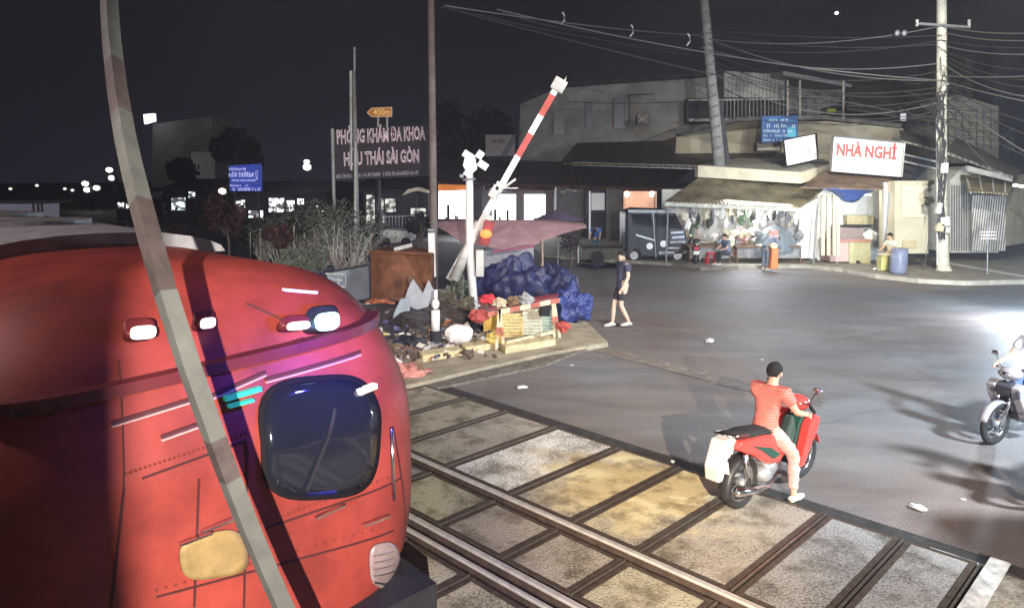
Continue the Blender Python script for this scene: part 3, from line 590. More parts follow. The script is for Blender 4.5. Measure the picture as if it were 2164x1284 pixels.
def person(label, loc, rz, pose, shirt, pants, shorts=False, barefoot=False, scale=1.0, hat=None, shoe=None, group=None, sleeves='short', skinm=None, fing=True):
    P = {k: Vector(v) for k, v in {**STAND, **pose}.items()}; sm = skinm or skin
    t = thing('person', label, 'person', loc, rz, group, scale)
    V = []; E = []; ix = {}
    def v(n, p, r, to=None):
        ix[n] = len(V); V.append((Vector(p), r))
        if to is not None: E.append((ix[to], ix[n]))
    v('pel', P['pelvis'], (.125, .10)); v('waist', P['pelvis'].lerp(P['chest'], .45), (.115, .09), 'pel'); v('chest', P['chest'], (.14, .105), 'waist')
    v('cl', P['chest'].lerp(P['neck'], .6), (.10, .08), 'chest'); v('neck', P['neck'], .052, 'cl'); v('jaw', P['neck'].lerp(P['head'], .55)+Vector((.015, 0, 0)), .062, 'neck'); v('head', P['head'], (.080, .088), 'jaw')
    up = (P['head']-P['neck']).normalized(); v('crown', P['head']+up*.07, (.062, .07), 'head')
    fwd = Vector((1, 0, 0)); fwd = (fwd-up*fwd.dot(up)).normalized(); v('nose', P['head']+fwd*.098-up*.012, .014, 'head')
    for sd in ('l', 'r'):
        s_ = 1 if sd == 'l' else -1
        v('sh'+sd, P['sh'+sd], .062, 'cl'); v('ue'+sd, P['sh'+sd].lerp(P['el'+sd], .5), .050, 'sh'+sd); v('el'+sd, P['el'+sd], .040, 'ue'+sd); fa = P['ha'+sd]-P['el'+sd]
        v('fa'+sd, P['el'+sd]+fa*.4, .038, 'el'+sd); v('wr'+sd, P['ha'+sd]-fa.normalized()*.05, .027, 'fa'+sd); v('pa'+sd, P['ha'+sd]+fa.normalized()*.02, (.034, .02), 'wr'+sd)
        if fing:
            d = fa.normalized(); side = d.cross(Vector((0, s_, .2))).normalized(); cu = Vector((0, -s_*.02, -.012))
            for k in range(4):
                o_ = side*((k-1.5)*.019); ln = (.07, .08, .075, .06)[k]
                v('f%d%s' % (k, sd), P['ha'+sd]+d*.055+o_, .0095, 'pa'+sd); v('g%d%s' % (k, sd), P['ha'+sd]+d*(.055+ln*.8)+o_+cu, .008, 'f%d%s' % (k, sd))
            v('t0'+sd, P['ha'+sd]+d*.005+side*-.045, .011, 'wr'+sd); v('t1'+sd, P['ha'+sd]+d*.045+side*-.06+cu, .009, 't0'+sd)
        v('hi'+sd, P['hi'+sd], .092, 'pel'); v('th'+sd, P['hi'+sd].lerp(P['kn'+sd], .5), .076, 'hi'+sd); v('kn'+sd, P['kn'+sd], .055, 'th'+sd)
        v('ca'+sd, P['kn'+sd].lerp(P['an'+sd], .35), .055, 'kn'+sd); v('an'+sd, P['an'+sd], .036, 'ca'+sd)
        fd = P.get('ft'+sd, Vector((1, 0, 0))); v('ba'+sd, P['an'+sd]+fd*.10+Vector((0, 0, -.05)), (.042, .028), 'an'+sd); v('to'+sd, P['an'+sd]+fd*.17+Vector((0, 0, -.06)), (.036, .018), 'ba'+sd)
    skin_mesh('body', V, E, sm, t, 2, 0)
    # face
    for s_ in (-1, 1):
        MB().ell(P['head']+fwd*.078+Vector((0, s_*.030, 0))+up*.012, (.010, .013, .008), 8, 6).build('eye', M('eye_dark', (.02, .015, .012), .3, var=0), t, local=True, smooth=True)
        MB().ell(P['head']+Vector((0, s_*.086, 0))-up*.005, (.018, .010, .028), 8, 6).build('ear', sm, t, local=True, smooth=True)
    MB().ell(P['head']+fwd*.074-up*.055, (.010, .022, .007), 8, 6).build('mouth', M('lips', (.30, .11, .09), .5, var=0), t, local=True, smooth=True)
    hm = MB(); nu, nv = 36, 18; vs = []; k0 = P['head']+up*.026-fwd*.012
    side = up.cross(fwd)
    for i in range(nv+1):
        for j in range(nu):
            b = 2*math.pi*j/nu; lim = 1.2 if math.cos(b) > .45 else (1.7 if abs(math.sin(b)) > .75 and math.cos(b) > -.3 else 2.45); a_ = lim*i/nv
            r_ = .099*(1+.10*mnoise.noise(Vector((a_*5, b*4, 1)))+.07*mnoise.noise(Vector((a_*4, b*16, 3))))
            vs.append(k0+up*math.cos(a_)*r_+fwd*math.sin(a_)*math.cos(b)*r_*.98+side*math.sin(a_)*math.sin(b)*r_*.88)
    hm.add(vs, [(i*nu+j, (i+1)*nu+j, (i+1)*nu+(j+1) % nu, i*nu+(j+1) % nu) for i in range(nv) for j in range(nu)])
    h = hm.build('hair', hairm, t, local=True, smooth=True); so = h.modifiers.new('s', 'SOLIDIFY'); so.thickness = .018; so.offset = -1
    if hat:
        MB().tube([k0+up*.0, k0+up*.05, k0+up*.10, k0+up*.125], [.125, .12, .085, .02], 18).tube([k0+up*.005, k0+up*.012], [.16, .15], 18).build('hat', hat, t, local=True, smooth=True)
    # shirt
    V = []; E = []; ix = {}
    dn = (P['pelvis']-P['chest']).normalized(); v('hem', P['pelvis']+dn*.10, (.165, .145)); v('pel', P['pelvis'], (.162, .138), 'hem'); v('waist', P['pelvis'].lerp(P['chest'], .5), (.145, .118), 'pel'); v('chest', P['chest'], (.162, .125), 'waist'); v('cl', P['chest'].lerp(P['neck'], .68), (.135, .108), 'chest'); v('col', P['neck'], (.074, .072), 'cl')
    for sd in ('l', 'r'):
        v('sh'+sd, P['sh'+sd]+Vector((0, 0, .012)), .086, 'cl'); v('ue'+sd, P['sh'+sd].lerp(P['el'+sd], .62 if sleeves == 'short' else .5), .068, 'sh'+sd)
        if sleeves == 'long': v('el'+sd, P['el'+sd], .055, 'ue'+sd); v('wr'+sd, P['el'+sd].lerp(P['ha'+sd], .78), .042, 'el'+sd)
    so_ = skin_mesh('shirt', V, E, shirt, t, 3, 0)
    for v_ in so_.data.vertices: v_.co += v_.normal*(.012*mnoise.noise(v_.co*9+Vector((0, 0, v_.co.x*6)))+.006*mnoise.noise(v_.co*22))
    V = []; E = []; ix = {}
    v('pel', P['pelvis'], (.142, .118))
    v('top', P['pelvis'].lerp(P['chest'], .16), (.132, .108), 'pel')
    for sd in ('l', 'r'):
        v('hi'+sd, P['hi'+sd], .108, 'pel'); v('th'+sd, P['hi'+sd].lerp(P['kn'+sd], .5), .094, 'hi'+sd)
        if shorts: v('kn'+sd, P['hi'+sd].lerp(P['kn'+sd], .86), .088, 'th'+sd)
        else: v('kn'+sd, P['kn'+sd], .078, 'th'+sd); v('ca'+sd, P['kn'+sd].lerp(P['an'+sd], .5), .070, 'kn'+sd); v('an'+sd, P['kn'+sd].lerp(P['an'+sd], .9), .060, 'ca'+sd)
    so_ = skin_mesh('shorts' if shorts else 'trousers', V, E, pants, t, 3, 0)
    for v_ in so_.data.vertices: v_.co += v_.normal*(.012*mnoise.noise(Vector((v_.co.x*7, v_.co.y*7, v_.co.z*16)))+.005*mnoise.noise(v_.co*25))
    if not barefoot:
        for sd in ('l', 'r'):
            fd = P.get('ft'+sd, Vector((1, 0, 0))); m = MB(); a0 = P['an'+sd]
            m.tube([a0-fd*.06+Vector((0, 0, -.045)), a0+Vector((0, 0, -.035)), a0+fd*.10+Vector((0, 0, -.05)), a0+fd*.21+Vector((0, 0, -.06))], [.042, .05, .05, .03], 10, flat=.8)
            m.build('shoe', shoe or dirty_white, t, local=True, smooth=True)
    return t

# ================================================================= MOTORBIKES (local: x forward, y left, z up; rear wheel touches 0,0)
def bike(label, loc, rz, bodym, accent, rackm=None, group=None, lightm=None, steer=0):
    t = thing('motorbike', label, 'motorbike', loc, rz, group); WB = 1.24; rw = .285
    for x, nm in ((0, 'rear'), (WB, 'front')):
        w_ = MB().ring((x, 0, rw), rw-.04, .042, 'y', 36, 10, 1.0).build('wheel', black, t, local=True, smooth=True)
        m = MB().ring((x, 0, rw), rw-.085, .014, 'y', 36, 6, 1.6)
        m.build('rim', chrome, w_, local=True, smooth=True)
        m = MB()
        for k in range(18):
            a = 2*math.pi*k/18; m.tube([(x, .03*(-1)**k, rw), (x+math.cos(a)*(rw-.085), 0, rw+math.sin(a)*(rw-.085))], .0028, 4)
        m.build('spokes', chrome, w_, local=True)
        MB().tube([(x, -.055, rw), (x, .055, rw)], .05, 14).build('hub', grey, w_, local=True, smooth=True)
    for y in (-.075, .075): MB().tube([(WB, y, rw), (WB-.13, y, .62), (WB-.2, y*.7, .86)], [.022, .024, .024], 10).build('fork', chrome, t, local=True, smooth=True)
    m = MB()
    for i in range(13):
        pass
    def guard(cx, a0, a1, r0, w_, nm, mt):
        m = MB(); vs = []; n = 14
        for i in range(n+1):
            a = R(a0+(a1-a0)*i/n)
            for j in range(5):
                q = (j-2)/2; rr_ = r0-.03*q*q; vs.append((cx+math.cos(a)*rr_, q*w_, rw+math.sin(a)*rr_))
        m.add(vs, [(i*5+j, (i+1)*5+j, (i+1)*5+j+1, i*5+j+1) for i in range(n) for j in range(4)])
        o = m.build(nm, mt, t, local=True, smooth=True); s_ = o.modifiers.new('s', 'SOLIDIFY'); s_.thickness = .006; return o
    guard(WB, 15, 150, rw+.045, .06, 'front_mudguard', bodym); guard(0, 60, 200, rw+.05, .075, 'rear_mudguard', dark)
    # leg shield and front fairing
    sh = [(WB-.16, .86), (WB-.05, .80), (WB-.10, .66), (WB-.22, .50), (WB-.34, .30), (WB-.42, .30), (WB-.34, .52), (WB-.26, .76)]
    for s_ in (-1, 1): MB().prism([(x, s_*.10, z) for x, z in sh], (0, s_*.12, 0)).build('leg_shield', bodym, t, local=True, bevel=.02)
    MB().prism([(x-.01, -.10, z) for x, z in sh], (0, .20, 0)).build('steering_cover', accent, t, local=True, bevel=.02)
    # centre tunnel and side panels
    MB().tube([(WB-.32, 0, .45), (.75, 0, .48), (.45, 0, .60)], [.07, .07, .10], 10).build('frame_tunnel', dark, t, local=True, smooth=True)
    sp = [(.62, .50), (.55, .72), (.20, .80), (-.28, .84), (-.32, .76), (0, .62), (.25, .47), (.5, .42)]
    for s_ in (-1, 1):
        m = MB(); m.prism([(x, s_*.05, z) for x, z in sp], (0, s_*.10, 0)); o = m.build('side_panel', bodym, t, local=True, bevel=.03)
        MB().prism([(.5, s_*.152, .52), (.3, s_*.152, .64), (-.1, s_*.152, .76), (.1, s_*.152, .66), (.35, s_*.152, .5)], (0, s_*.004, 0)).build('panel_stripe', accent, o, local=True)
    MB().tube([(.58, 0, .76), (.35, 0, .79), (0, 0, .84), (-.28, 0, .87)], [.10, .13, .13, .09], 12, flat=.42).build('seat', black, t, local=True, smooth=True)
    MB().tube([(-.1, -.11, .86), (-.36, -.09, .90), (-.38, .09, .90), (-.1, .11, .86)], .014, 8).build('grab_rail', chrome, t, local=True, smooth=True)
    MB().box((-.36, 0, .76), (.08, .20, .11)).build('tail_light', rackm or plas_r, t, local=True, bevel=.02)
    MB().box((-.40, 0, .58), (.01, .20, .15), (0, R(-15), 0)).build('number_plate', white, t, local=True)
    # engine, exhaust, footrests, stand
    MB().tube([(.62, 0, .36), (.36, 0, .32)], [.10, .12], 14).ell((.36, 0, .30), (.13, .14, .11)).build('engine', grey, t, local=True, smooth=True)
    MB().tube([(.55, -.10, .28), (.3, -.14, .20), (0, -.16, .25), (-.35, -.17, .33)], [.018, .02, .042, .045], 12).build('exhaust', chrome, t, local=True, smooth=True)
    MB().tube([(.58, -.26, .27), (.58, .26, .27)], .014, 8).build('footrest', black, t, local=True)
    for y in (-.1, .1): MB().tube([(0, y, rw), (-.12, y, .66)], [.03, .03], 10).build('shock_absorber', chrome, t, local=True, smooth=True)
    MB().tube([(.0, .09, rw), (.45, .09, rw)], .03, 8, flat=2).build('chain_case', grey, t, local=True, smooth=True)
    # handlebar
    hb = MB().tube([(WB-.42, .32, .97), (WB-.30, .20, 1.0), (WB-.25, 0, .95), (WB-.30, -.20, 1.0), (WB-.42, -.32, .97)], .013, 8).build('handlebar', chrome, t, local=True, smooth=True)
    for s_ in (-1, 1):
        MB().tube([(WB-.34, s_*.235, .99), (WB-.43, s_*.33, .965)], .02, 8).build('grip', black, hb, local=True, smooth=True)
        mi = MB().tube([(WB-.31, s_*.20, 1.0), (WB-.30, s_*.26, 1.14)], .006, 6).build('mirror', dark, t, local=True)
        MB().ell((WB-.30, s_*.28, 1.17), (.012, .055, .035), 14, 8).build('mirror_glass', chrome, mi, local=True, smooth=True)
    hd = MB().ell((WB-.20, 0, .96), (.12, .15, .09), 16, 10).build('headlamp_cowl', bodym, t, local=True, smooth=True)
    MB().ell((WB-.115, 0, .95), (.045, .075, .05), 14, 8).build('headlight', lightm or chrome, hd, local=True, smooth=True)
    return t
# the red bike and its rider
pr = gp(1562, 1083); pf = gp(1702, 1012); ang = math.atan2((pf-pr).y, (pf-pr).x); BK = (pf-pr).length/1.24
redb = M('motorbike_red_paint', (.62, .06, .05), .3, var=.1, coat=.4); greenb = M('motorbike_dark_green_plastic', (.015, .06, .045), .45, var=.2)
b1 = bike('red motorbike ridden off the crossing slabs onto the road', pr+Vector((0, 0, .06)), ang, redb, greenb, rackm=white); 
seatm = M('cream_tail_fairing', (.5, .47, .44), .4, var=.05)
MB().prism([(-.30, -.09, .88), (-.44, -.07, .86), (-.52, -.06, .58), (-.48, -.05, .42), (-.40, -.05, .42), (-.38, -.08, .66), (-.22, -.09, .80)], (0, .17, 0)).build('tail_fairing', seatm, b1, local=True, bevel=.02)
MB().prism([(WBx, -.07, z) for WBx, z in ((.90, .86), (.98, .62), (.90, .40), (.78, .38), (.76, .62))], (0, .14, 0)).build('bag', M('dark_green_bag', (.03, .05, .04), .7), b1, local=True, bevel=.04)
orng = stripe_mat('red_white_striped_shirt', (.48, .11, .08), (.50, .22, .17), 34)
pinkp = M('pale_pink_trousers', (.50, .31, .27), .8, var=.15)
pose = dict(pelvis=(.42, 0, .90), chest=(.47, 0, 1.20), neck=(.52, 0, 1.38), head=(.56, 0, 1.52), shl=(.50, .18, 1.32), ell=(.66, .25, 1.12), hal=(.86, .28, 1.02), shr=(.50, -.18, 1.32), elr=(.62, -.27, 1.10), har=(.86, -.28, 1.02),
    hil=(.42, .09, .88), knl=(.78, .17, .72), anl=(.68, .19, .36), hir=(.42, -.09, .88), knr=(.70, -.22, .58), anr=(.62, -.30, .12))
person('person in a red striped shirt and pale trousers riding the red motorbike, one foot down', pr+Vector((0, 0, .02)), ang, pose, orng, pinkp, barefoot=False, scale=.94, shoe=M('pale_sandal', (.7, .62, .5), .7))
# pedestrian in dark clothes
navy = M('navy_cotton', (.05, .052, .085), .85, var=.2, scale=8); navy2 = M('dark_shorts', (.035, .033, .045), .85, var=.2)
g = gp(1314, 690)
person('person in a navy t-shirt and dark shorts walking across the road', g, R(200), dict(pelvis=(0, 0, .92), head=(.05, 0, 1.58), knl=(.10, .10, .52), anl=(-.12, .11, .12), knr=(.16, -.09, .52), anr=(.18, -.10, .09), hal=(.16, .26, .90), ell=(.02, .26, 1.14), har=(-.10, -.26, .90)), navy, navy2, shorts=True, scale=1.08, skinm=M('pale_skin', (.62, .44, .32), .6, var=.08))
# bikes at the right edge
wb = M('motorbike_silver_white_paint', (.26, .24, .26), .3, var=.1, coat=.4); bb = M('motorbike_black_plastic', (.04, .04, .05), .4, var=.1)
b2f = gp(2098, 938); a2 = R(205); b2r = b2f-Vector((math.cos(a2), math.sin(a2), 0))*1.24
bike('silver white motorbike at the right edge, facing the crossing, front wheel in view', b2r, a2, wb, bb, lightm=chrome)
MB
denim = M('blue_denim', (.10, .16, .34), .8, var=.2); wsh = M('white_blue_shirt', (.42, .47, .55), .8, var=.1)
person('person in white shirt and blue jeans astride the silver white motorbike', b2r, a2, dict(pelvis=(.42, 0, .90), chest=(.47, 0, 1.20), neck=(.50, 0, 1.38), head=(.53, 0, 1.52), shl=(.50, .18, 1.32), ell=(.66, .25, 1.12), hal=(.86, .28, 1.02), shr=(.50, -.18, 1.32), elr=(.62, -.27, 1.10), har=(.86, -.28, 1.02),
    hil=(.42, .09, .88), knl=(.78, .17, .62), anl=(.62, .22, .32), hir=(.42, -.09, .88), knr=(.70, -.26, .55), anr=(.58, -.34, .10)), wsh, denim, shoe=dark)
b3f = gp(2205, 1075); a3 = R(200); b3r = b3f-Vector((math.cos(a3), math.sin(a3), 0))*1.24
bike('black motorbike at the right edge nearer the camera, only its front showing', b3r, a3, bb, M('brass_trim', (.5, .36, .14), .4, .5), lightm=chrome)
person('person in a dark jacket astride the black motorbike at the lower right edge', b3r, a3, dict(pelvis=(.42, 0, .90), chest=(.47, 0, 1.20), neck=(.50, 0, 1.38), head=(.53, 0, 1.52), shl=(.50, .18, 1.32), ell=(.66, .25, 1.12), hal=(.86, .28, 1.02), shr=(.50, -.18, 1.32), elr=(.62, -.27, 1.10), har=(.86, -.28, 1.02),
    hil=(.42, .09, .88), knl=(.78, .17, .62), anl=(.62, .22, .32), hir=(.42, -.09, .88), knr=(.70, -.26, .55), anr=(.58, -.34, .10)), navy, navy2, sleeves='long', shoe=dark)

# ================================================================= BACKGROUND, LEFT
def slab(name, pxs, Y, d, mt, parent=None, **k):
    Ys = Y if hasattr(Y, '__len__') else [Y]*len(pxs)
    return MB().prism([at(x, y, q) for (x, y), q in zip(pxs, Ys)], (0, d, 0)).build(name, mt, parent, **k)
def rect(x0, y0, x1, y1): return [(x0, y1), (x1, y1), (x1, y0), (x0, y0)]
def base_of(x, y, Y): p = at(x, y, Y); return (p.x, p.y, 0)
wallg = M('night_grey_wall', (.16, .15, .15), .85, var=.35, scale=.7); wallc = M('cream_wall', (.42, .39, .30), .85, var=.25, scale=1.2); wallw = M('pale_plaster', (.40, .40, .38), .85, var=.3, scale=.9)
walld = M('dark_wall', (.055, .055, .065), .9, var=.4, scale=1)
def lit(col, e): return glow('lit_%.2f_%.2f_%.2f_%.1f' % (*col, e), col, e)
coolw = (.92, .94, 1.0)

t = thing('building', 'low white building with dark windows above the coach roof at the left edge', 'building', base_of(20, 450, 60))
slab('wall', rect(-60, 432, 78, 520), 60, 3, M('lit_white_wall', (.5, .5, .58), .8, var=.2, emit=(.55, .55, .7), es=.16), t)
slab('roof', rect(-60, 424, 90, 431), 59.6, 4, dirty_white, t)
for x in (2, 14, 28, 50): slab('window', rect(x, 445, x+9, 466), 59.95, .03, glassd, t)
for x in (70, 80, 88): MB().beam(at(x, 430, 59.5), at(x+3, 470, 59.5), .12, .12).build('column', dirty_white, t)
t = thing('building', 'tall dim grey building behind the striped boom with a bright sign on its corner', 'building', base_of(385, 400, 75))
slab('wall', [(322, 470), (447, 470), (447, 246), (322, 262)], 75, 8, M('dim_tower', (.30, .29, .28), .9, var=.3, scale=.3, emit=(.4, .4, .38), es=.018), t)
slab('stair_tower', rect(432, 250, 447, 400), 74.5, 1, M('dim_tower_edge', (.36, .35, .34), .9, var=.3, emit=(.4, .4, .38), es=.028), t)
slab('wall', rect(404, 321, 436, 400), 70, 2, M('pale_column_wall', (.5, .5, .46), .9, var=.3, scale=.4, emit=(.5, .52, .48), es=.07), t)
slab('lit_sign', [(305, 262), (318, 258), (326, 256), (325, 240), (303, 242)], 73, .4, lit((.95, .95, 1), 3.0), t)
def far_lamp(x, y, Y, label, col=(1, .98, .95), e=4, r=.18, arm=None):
    p = at(x, y, Y); k = Y/40.0; t = thing('street_lamp', label, 'street lamp', (p.x, Y, 0), 0, 'distant street lamps')
    MB().tube([(p.x+.25*k, Y, 0), (p.x+.25*k, Y, p.z+.15*k)], .05*k, 8).build('pole', dark, t)
    MB().tube([(p.x+.25*k, Y, p.z+.15*k), (p.x, Y, p.z+.12*k)], .035*k, 6).build('arm', dark, t)
    MB().ell((p.x, Y, p.z), (r*k, r*k, r*k*.8)).build('lamp_head', lit(col, e), t, smooth=True)
for i, (x, y, lb) in enumerate([(180, 388, 'upper one of the cluster'), (184, 401, 'low bright one of the cluster'), (204, 397, 'right one of the cluster'), (231, 359, 'highest, left of the boom'), (236, 376, 'just below the highest one'), (137, 399, 'small faint one'), (153, 402, 'small faint one nearer the cluster'), (22, 399, 'faintest, at the far left'), (78, 392, 'faint, above the coach')]):
    far_lamp(x, y, 95 if i > 4 else 80, 'distant white street lamp on the left horizon, '+lb, e=5 if i < 5 else 1.2, r=.17 if i < 5 else .09)
far_lamp(648, 342, 55, 'small upper bulb of two street lamps left of the big clinic sign', e=6, r=.15); far_lamp(649, 353, 52, 'larger lower bulb of two street lamps left of the big clinic sign', e=7, r=.22)
far_lamp(470, 404, 45, 'warm lamp beside the blue sign', (1, .75, .6), 2.4, .22)
far_lamp(1768, 28, 60, 'tiny lamp high in the night sky above the roofs', e=3, r=.1)

def shop(label, x0, y0, x1, y1, Y, wallm, litc, e, roofm, openings, d=4, seed=0, base=None, awn=True):
    t = thing('shop', label, 'shop', base_of((x0+x1)/2, y1, Y)); zb = 0
    A, B = at(x0, y0, Y), at(x1, y0, Y); zt_ = A.z
    MB().prism([(A.x, Y, 0), (B.x, Y, 0), (B.x, Y, zt_), (A.x, Y, zt_)], (0, d, 0)).build('wall', wallm, t)
    MB().prism([(A.x-.3, Y-1.2, zt_+.05), (B.x+.3, Y-1.2, zt_+.05), (B.x+.3, Y+d, zt_+.9), (A.x-.3, Y+d, zt_+.9)], (0, 0, .08)).build('roof', roofm, t)
    rd = random.Random(seed)
    for (a, b, c_, d_) in openings:
        o = slab('lit_opening', rect(a, b, c_, d_), Y-.04, .03, interior('lit_interior_%d' % seed, litc, e*1.1, seed) if e < 4 else lit(litc, e), t)
        slab('frame', rect(a-1.5, b-1.5, a, d_+1), Y-.08, .06, dark, o); slab('frame', rect(c_, b-1.5, c_+1.5, d_+1), Y-.08, .06, dark, o)
        n = max(1, int((c_-a)/9))
        for i in range(n):
            xx = rd.uniform(a+2, c_-4); yy = rd.uniform((b+d_)/2, d_)
            if rd.random() < .7: slab('goods', rect(xx, yy, xx+rd.uniform(2, 6), d_), Y-.12, .06, rd.choice((grey, dirty_white, walld, plas_o, conc)), o)
    return t
shop('far lit market stall left of the blue sign, behind the boom', 352, 405, 452, 470, 56, walld, (.85, .95, 1), 1.7, walld, [(362, 418, 392, 444), (398, 405, 412, 418)], seed=3)
shop('far lit stall row right of the blue sign, with dark shutter', 485, 412, 566, 470, 54, walld, coolw, 2.2, walld, [(494, 423, 518, 440), (525, 445, 556, 460)], seed=5)
shop('brightly lit roadside stall behind the bare bushes', 566, 412, 690, 478, 52, walld, coolw, 3.2, walld, [(568, 419, 600, 448), (604, 424, 622, 446), (628, 420, 642, 432), (668, 434, 686, 452)], seed=8)
shop('dim lit shop cluster at the left of the striped boom', 244, 422, 292, 470, 62, walld, coolw, 1.6, walld, [(248, 428, 262, 440), (266, 430, 284, 440)], seed=9)
shop('open lit shop with hanging white sheets behind the tall brown pole', 768, 405, 905, 545, 44, walld, (1, .97, .9), .85, walld, [(774, 412, 796, 472), (802, 420, 812, 470), (812, 420, 836, 448), (868, 440, 900, 458)], seed=11)
t = thing('parasol', 'pale curved stall canopy far behind the tall brown pole', 'parasol', base_of(875, 500, 42)); c = at(875, 410, 42)
m = MB(); m.ell((c.x, 42, c.z-.35), (1.15, 1.0, .75), 20, 10); m2 = MB()
pts_ = [at(850, 412, 42), at(862, 400, 42), at(880, 396, 42), at(903, 402, 42), at(905, 408, 42), at(880, 403, 42), at(862, 407, 42)]
MB().prism(pts_, (0, 1.5, 0)).build('canopy', M('pale_canopy', (.55, .48, .38), .8, var=.2, emit=(.9, .75, .55), es=.18), t); MB().tube([(c.x, 42.7, 0), (c.x, 42.7, c.z)], .04, 6).build('pole', dark, t)
shop('white lit shop under an orange sign board behind the crossing post', 922, 390, 1018, 520, 46, walld, (1, 1, 1), 4.5, tinr, [(927, 402, 1000, 462)], seed=12)
t = thing('sign_board', 'orange topped sign board above the white lit shop', 'sign', at(955, 398, 45.6)); slab('board', [(926, 404), (985, 402), (985, 391), (926, 389)], 45.6, .1, M('orange_sign', (.75, .22, .04), .5, var=.1, emit=(1, .3, .05), es=.5), t)
shop('white lit shop with two wide bright windows behind the purple parasol', 1018, 402, 1176, 520, 45, M('mauve_grey_wall', (.18, .15, .16), .8, var=.2), (1, 1, 1), 5.5, tinr, [(1040, 411, 1090, 466), (1108, 411, 1152, 466)], seed=13)
t = shop('grey walled shop with pale trim beside the white door', 1176, 396, 1246, 530, 42, M('mottled_grey_wall', (.15, .15, .155), .85, var=.4, scale=2), (.7, .7, .75), .25, walld, [], seed=14)
for x, y in ((1185, 404), (1196, 400), (1210, 402), (1190, 448), (1222, 470)): slab('wall_light_patch', rect(x, y, x+9, y+3), 41.9, .05, dirty_white, t)
t = thing('doorway', 'narrow doorway with a white upper panel and bright frame behind the blue shirt', 'door', base_of(1263, 520, 41))
slab('door_frame', rect(1245, 404, 1248, 520), 41, .1, lit((.85, .85, .9), .7), t); slab('door_panel', rect(1250, 408, 1278, 444), 41, .1, M('grey_white_door', (.5, .5, .5), .6, var=.1, emit=(.8, .8, .85), es=.25), t); slab('wall', rect(1236, 400, 1290, 560), 41.2, .4, walld, t)
t = thing('pillar', 'plain grey pillar between the doorway and the warm lit room', 'pillar', base_of(1300, 520, 40)); slab('pillar_body', rect(1284, 398, 1315, 560), 40, .6, M('smooth_grey_pillar', (.14, .14, .145), .8, var=.2), t); slab('edge_pipe', rect(1315, 440, 1318, 530), 39.8, .1, dirty_white, t)
t = thing('shop', 'small room with warm light and two ceiling bulbs under a red awning', 'shop', base_of(1352, 500, 43))
slab('back_wall', rect(1318, 402, 1388, 470), 43, .2, M('warm_room_wall', (.5, .36, .27), .8, var=.2, emit=(1, .66, .5), es=.35), t)
for x in (1325, 1378): MB().ell(at(x, 410, 42.6), .16).build('bulb', lit((1, .85, .72), 7), t, smooth=True)
slab('side_post', rect(1317, 404, 1320, 470), 42.4, .1, dirty_white, t); slab('side_post', rect(1382, 410, 1385, 470), 42.4, .1, dirty_white, t)
MB().prism([at(1285, 404, 40.5), at(1405, 404, 40.5), at(1385, 382, 43), at(1300, 382, 43)], (0, 0, .06)).build('awning', M('red_awning', (.35, .05, .03), .7, var=.3), t)
lamp('warm_room_light', 'POINT', at(1350, 425, 41.8), None, 60, (1, .6, .4), .3)
# dark roofs above the shops
def roof(label, pts4, mt, th=.1, name='tin_roof', cat='roof'):
    o = MB().prism([at(*p) for p in pts4], (0, 0, th)).build(name, mt); return tag(o, label, cat)
roof('dark rust red tin roof running behind the crossing post and boom', [(925, 388, 44), (1410, 402, 38), (1470, 352, 44), (1010, 340, 52)], tinr)
roof('dark brown tin roof between the leaning pole and the white ledge', [(1190, 348, 36), (1480, 356, 31.5), (1660, 335, 35), (1640, 295, 44), (1220, 305, 48)], tin)
o = MB().beam(at(1210, 346, 35.9), at(1480, 354, 31.6), .15, .16).build('roof_gutter', dirty_white); tag(o, 'pale chipped gutter along the edge of the dark brown tin roof', 'gutter')
def tree(name, label, cat, base, h, r, mt, n=260, leaf=.16, trunk=.12, group=None, squash=1.0, seed=1):
    rd = random.Random(seed); t = thing(name, label, cat, base, 0, group); b = Vector(base); m = MB()
    top = b+Vector((0, 0, h)); cc = b+Vector((0, 0, h-r*squash)); m.tube([b, b.lerp(cc, .6)+Vector((.1, 0, 0)), cc], [trunk, trunk*.7, trunk*.35], 8)
    cl = []
    for i in range(9):
        d = Vector((rd.gauss(0, 1), rd.gauss(0, 1), rd.gauss(0, .8))); d.normalize(); q = cc+Vector((d.x*r*.65, d.y*r*.65, d.z*r*squash*.65)); cl.append((q, r*rd.uniform(.3, .5))); m.tube([b.lerp(cc, .7), (b.lerp(cc, .7)+q)/2+Vector((0, 0, .1)), q], [trunk*.35, trunk*.2, trunk*.08], 5)
    m.build('trunk', bark, t, smooth=True); lm = MB()
    for i in range(n):
        q, rr_ = rd.choice(cl); d = Vector((rd.gauss(0, 1), rd.gauss(0, 1), rd.gauss(0, 1))).normalized()*rr_*rd.uniform(.5, 1.1); p = q+d
        a = Vector((rd.gauss(0, 1), rd.gauss(0, 1), rd.gauss(0, .6))).normalized()*leaf*rd.uniform(.6, 1.4); c_ = a.cross(Vector((rd.gauss(0, 1), rd.gauss(0, 1), rd.gauss(0, 1)))).normalized()*leaf*.45
        lm.add([p-a, p+c_, p+a, p-c_], [(0, 1, 2, 3)])
    lm.build('crown', mt, t); return t
def tree_px(label, x, ytop, xr, Y, mt, ybase=None, sq=1.0, n=500, seed=1, name='tree', leaf=None, cat='tree', group=None):
    p = at(x, ytop, Y); r = xr*Y/FPX; return tree(name, label, cat, (p.x, Y, 0), p.z, r, mt, n, leaf or max(.05, r*.13), r*.09, group, sq, seed)
tree_px('dark tree silhouette in front of the tall grey building', 385, 300, 52, 58, M('silhouette_leaves', (.006, .007, .007), .9, var=.4), sq=1.7, n=1500, seed=4, leaf=.3)
tree_px('wide dark tree right of the tall grey building', 497, 275, 50, 62, M('silhouette_leaves', (.006, .007, .007), .9), sq=.9, n=1300, seed=5, leaf=.32)
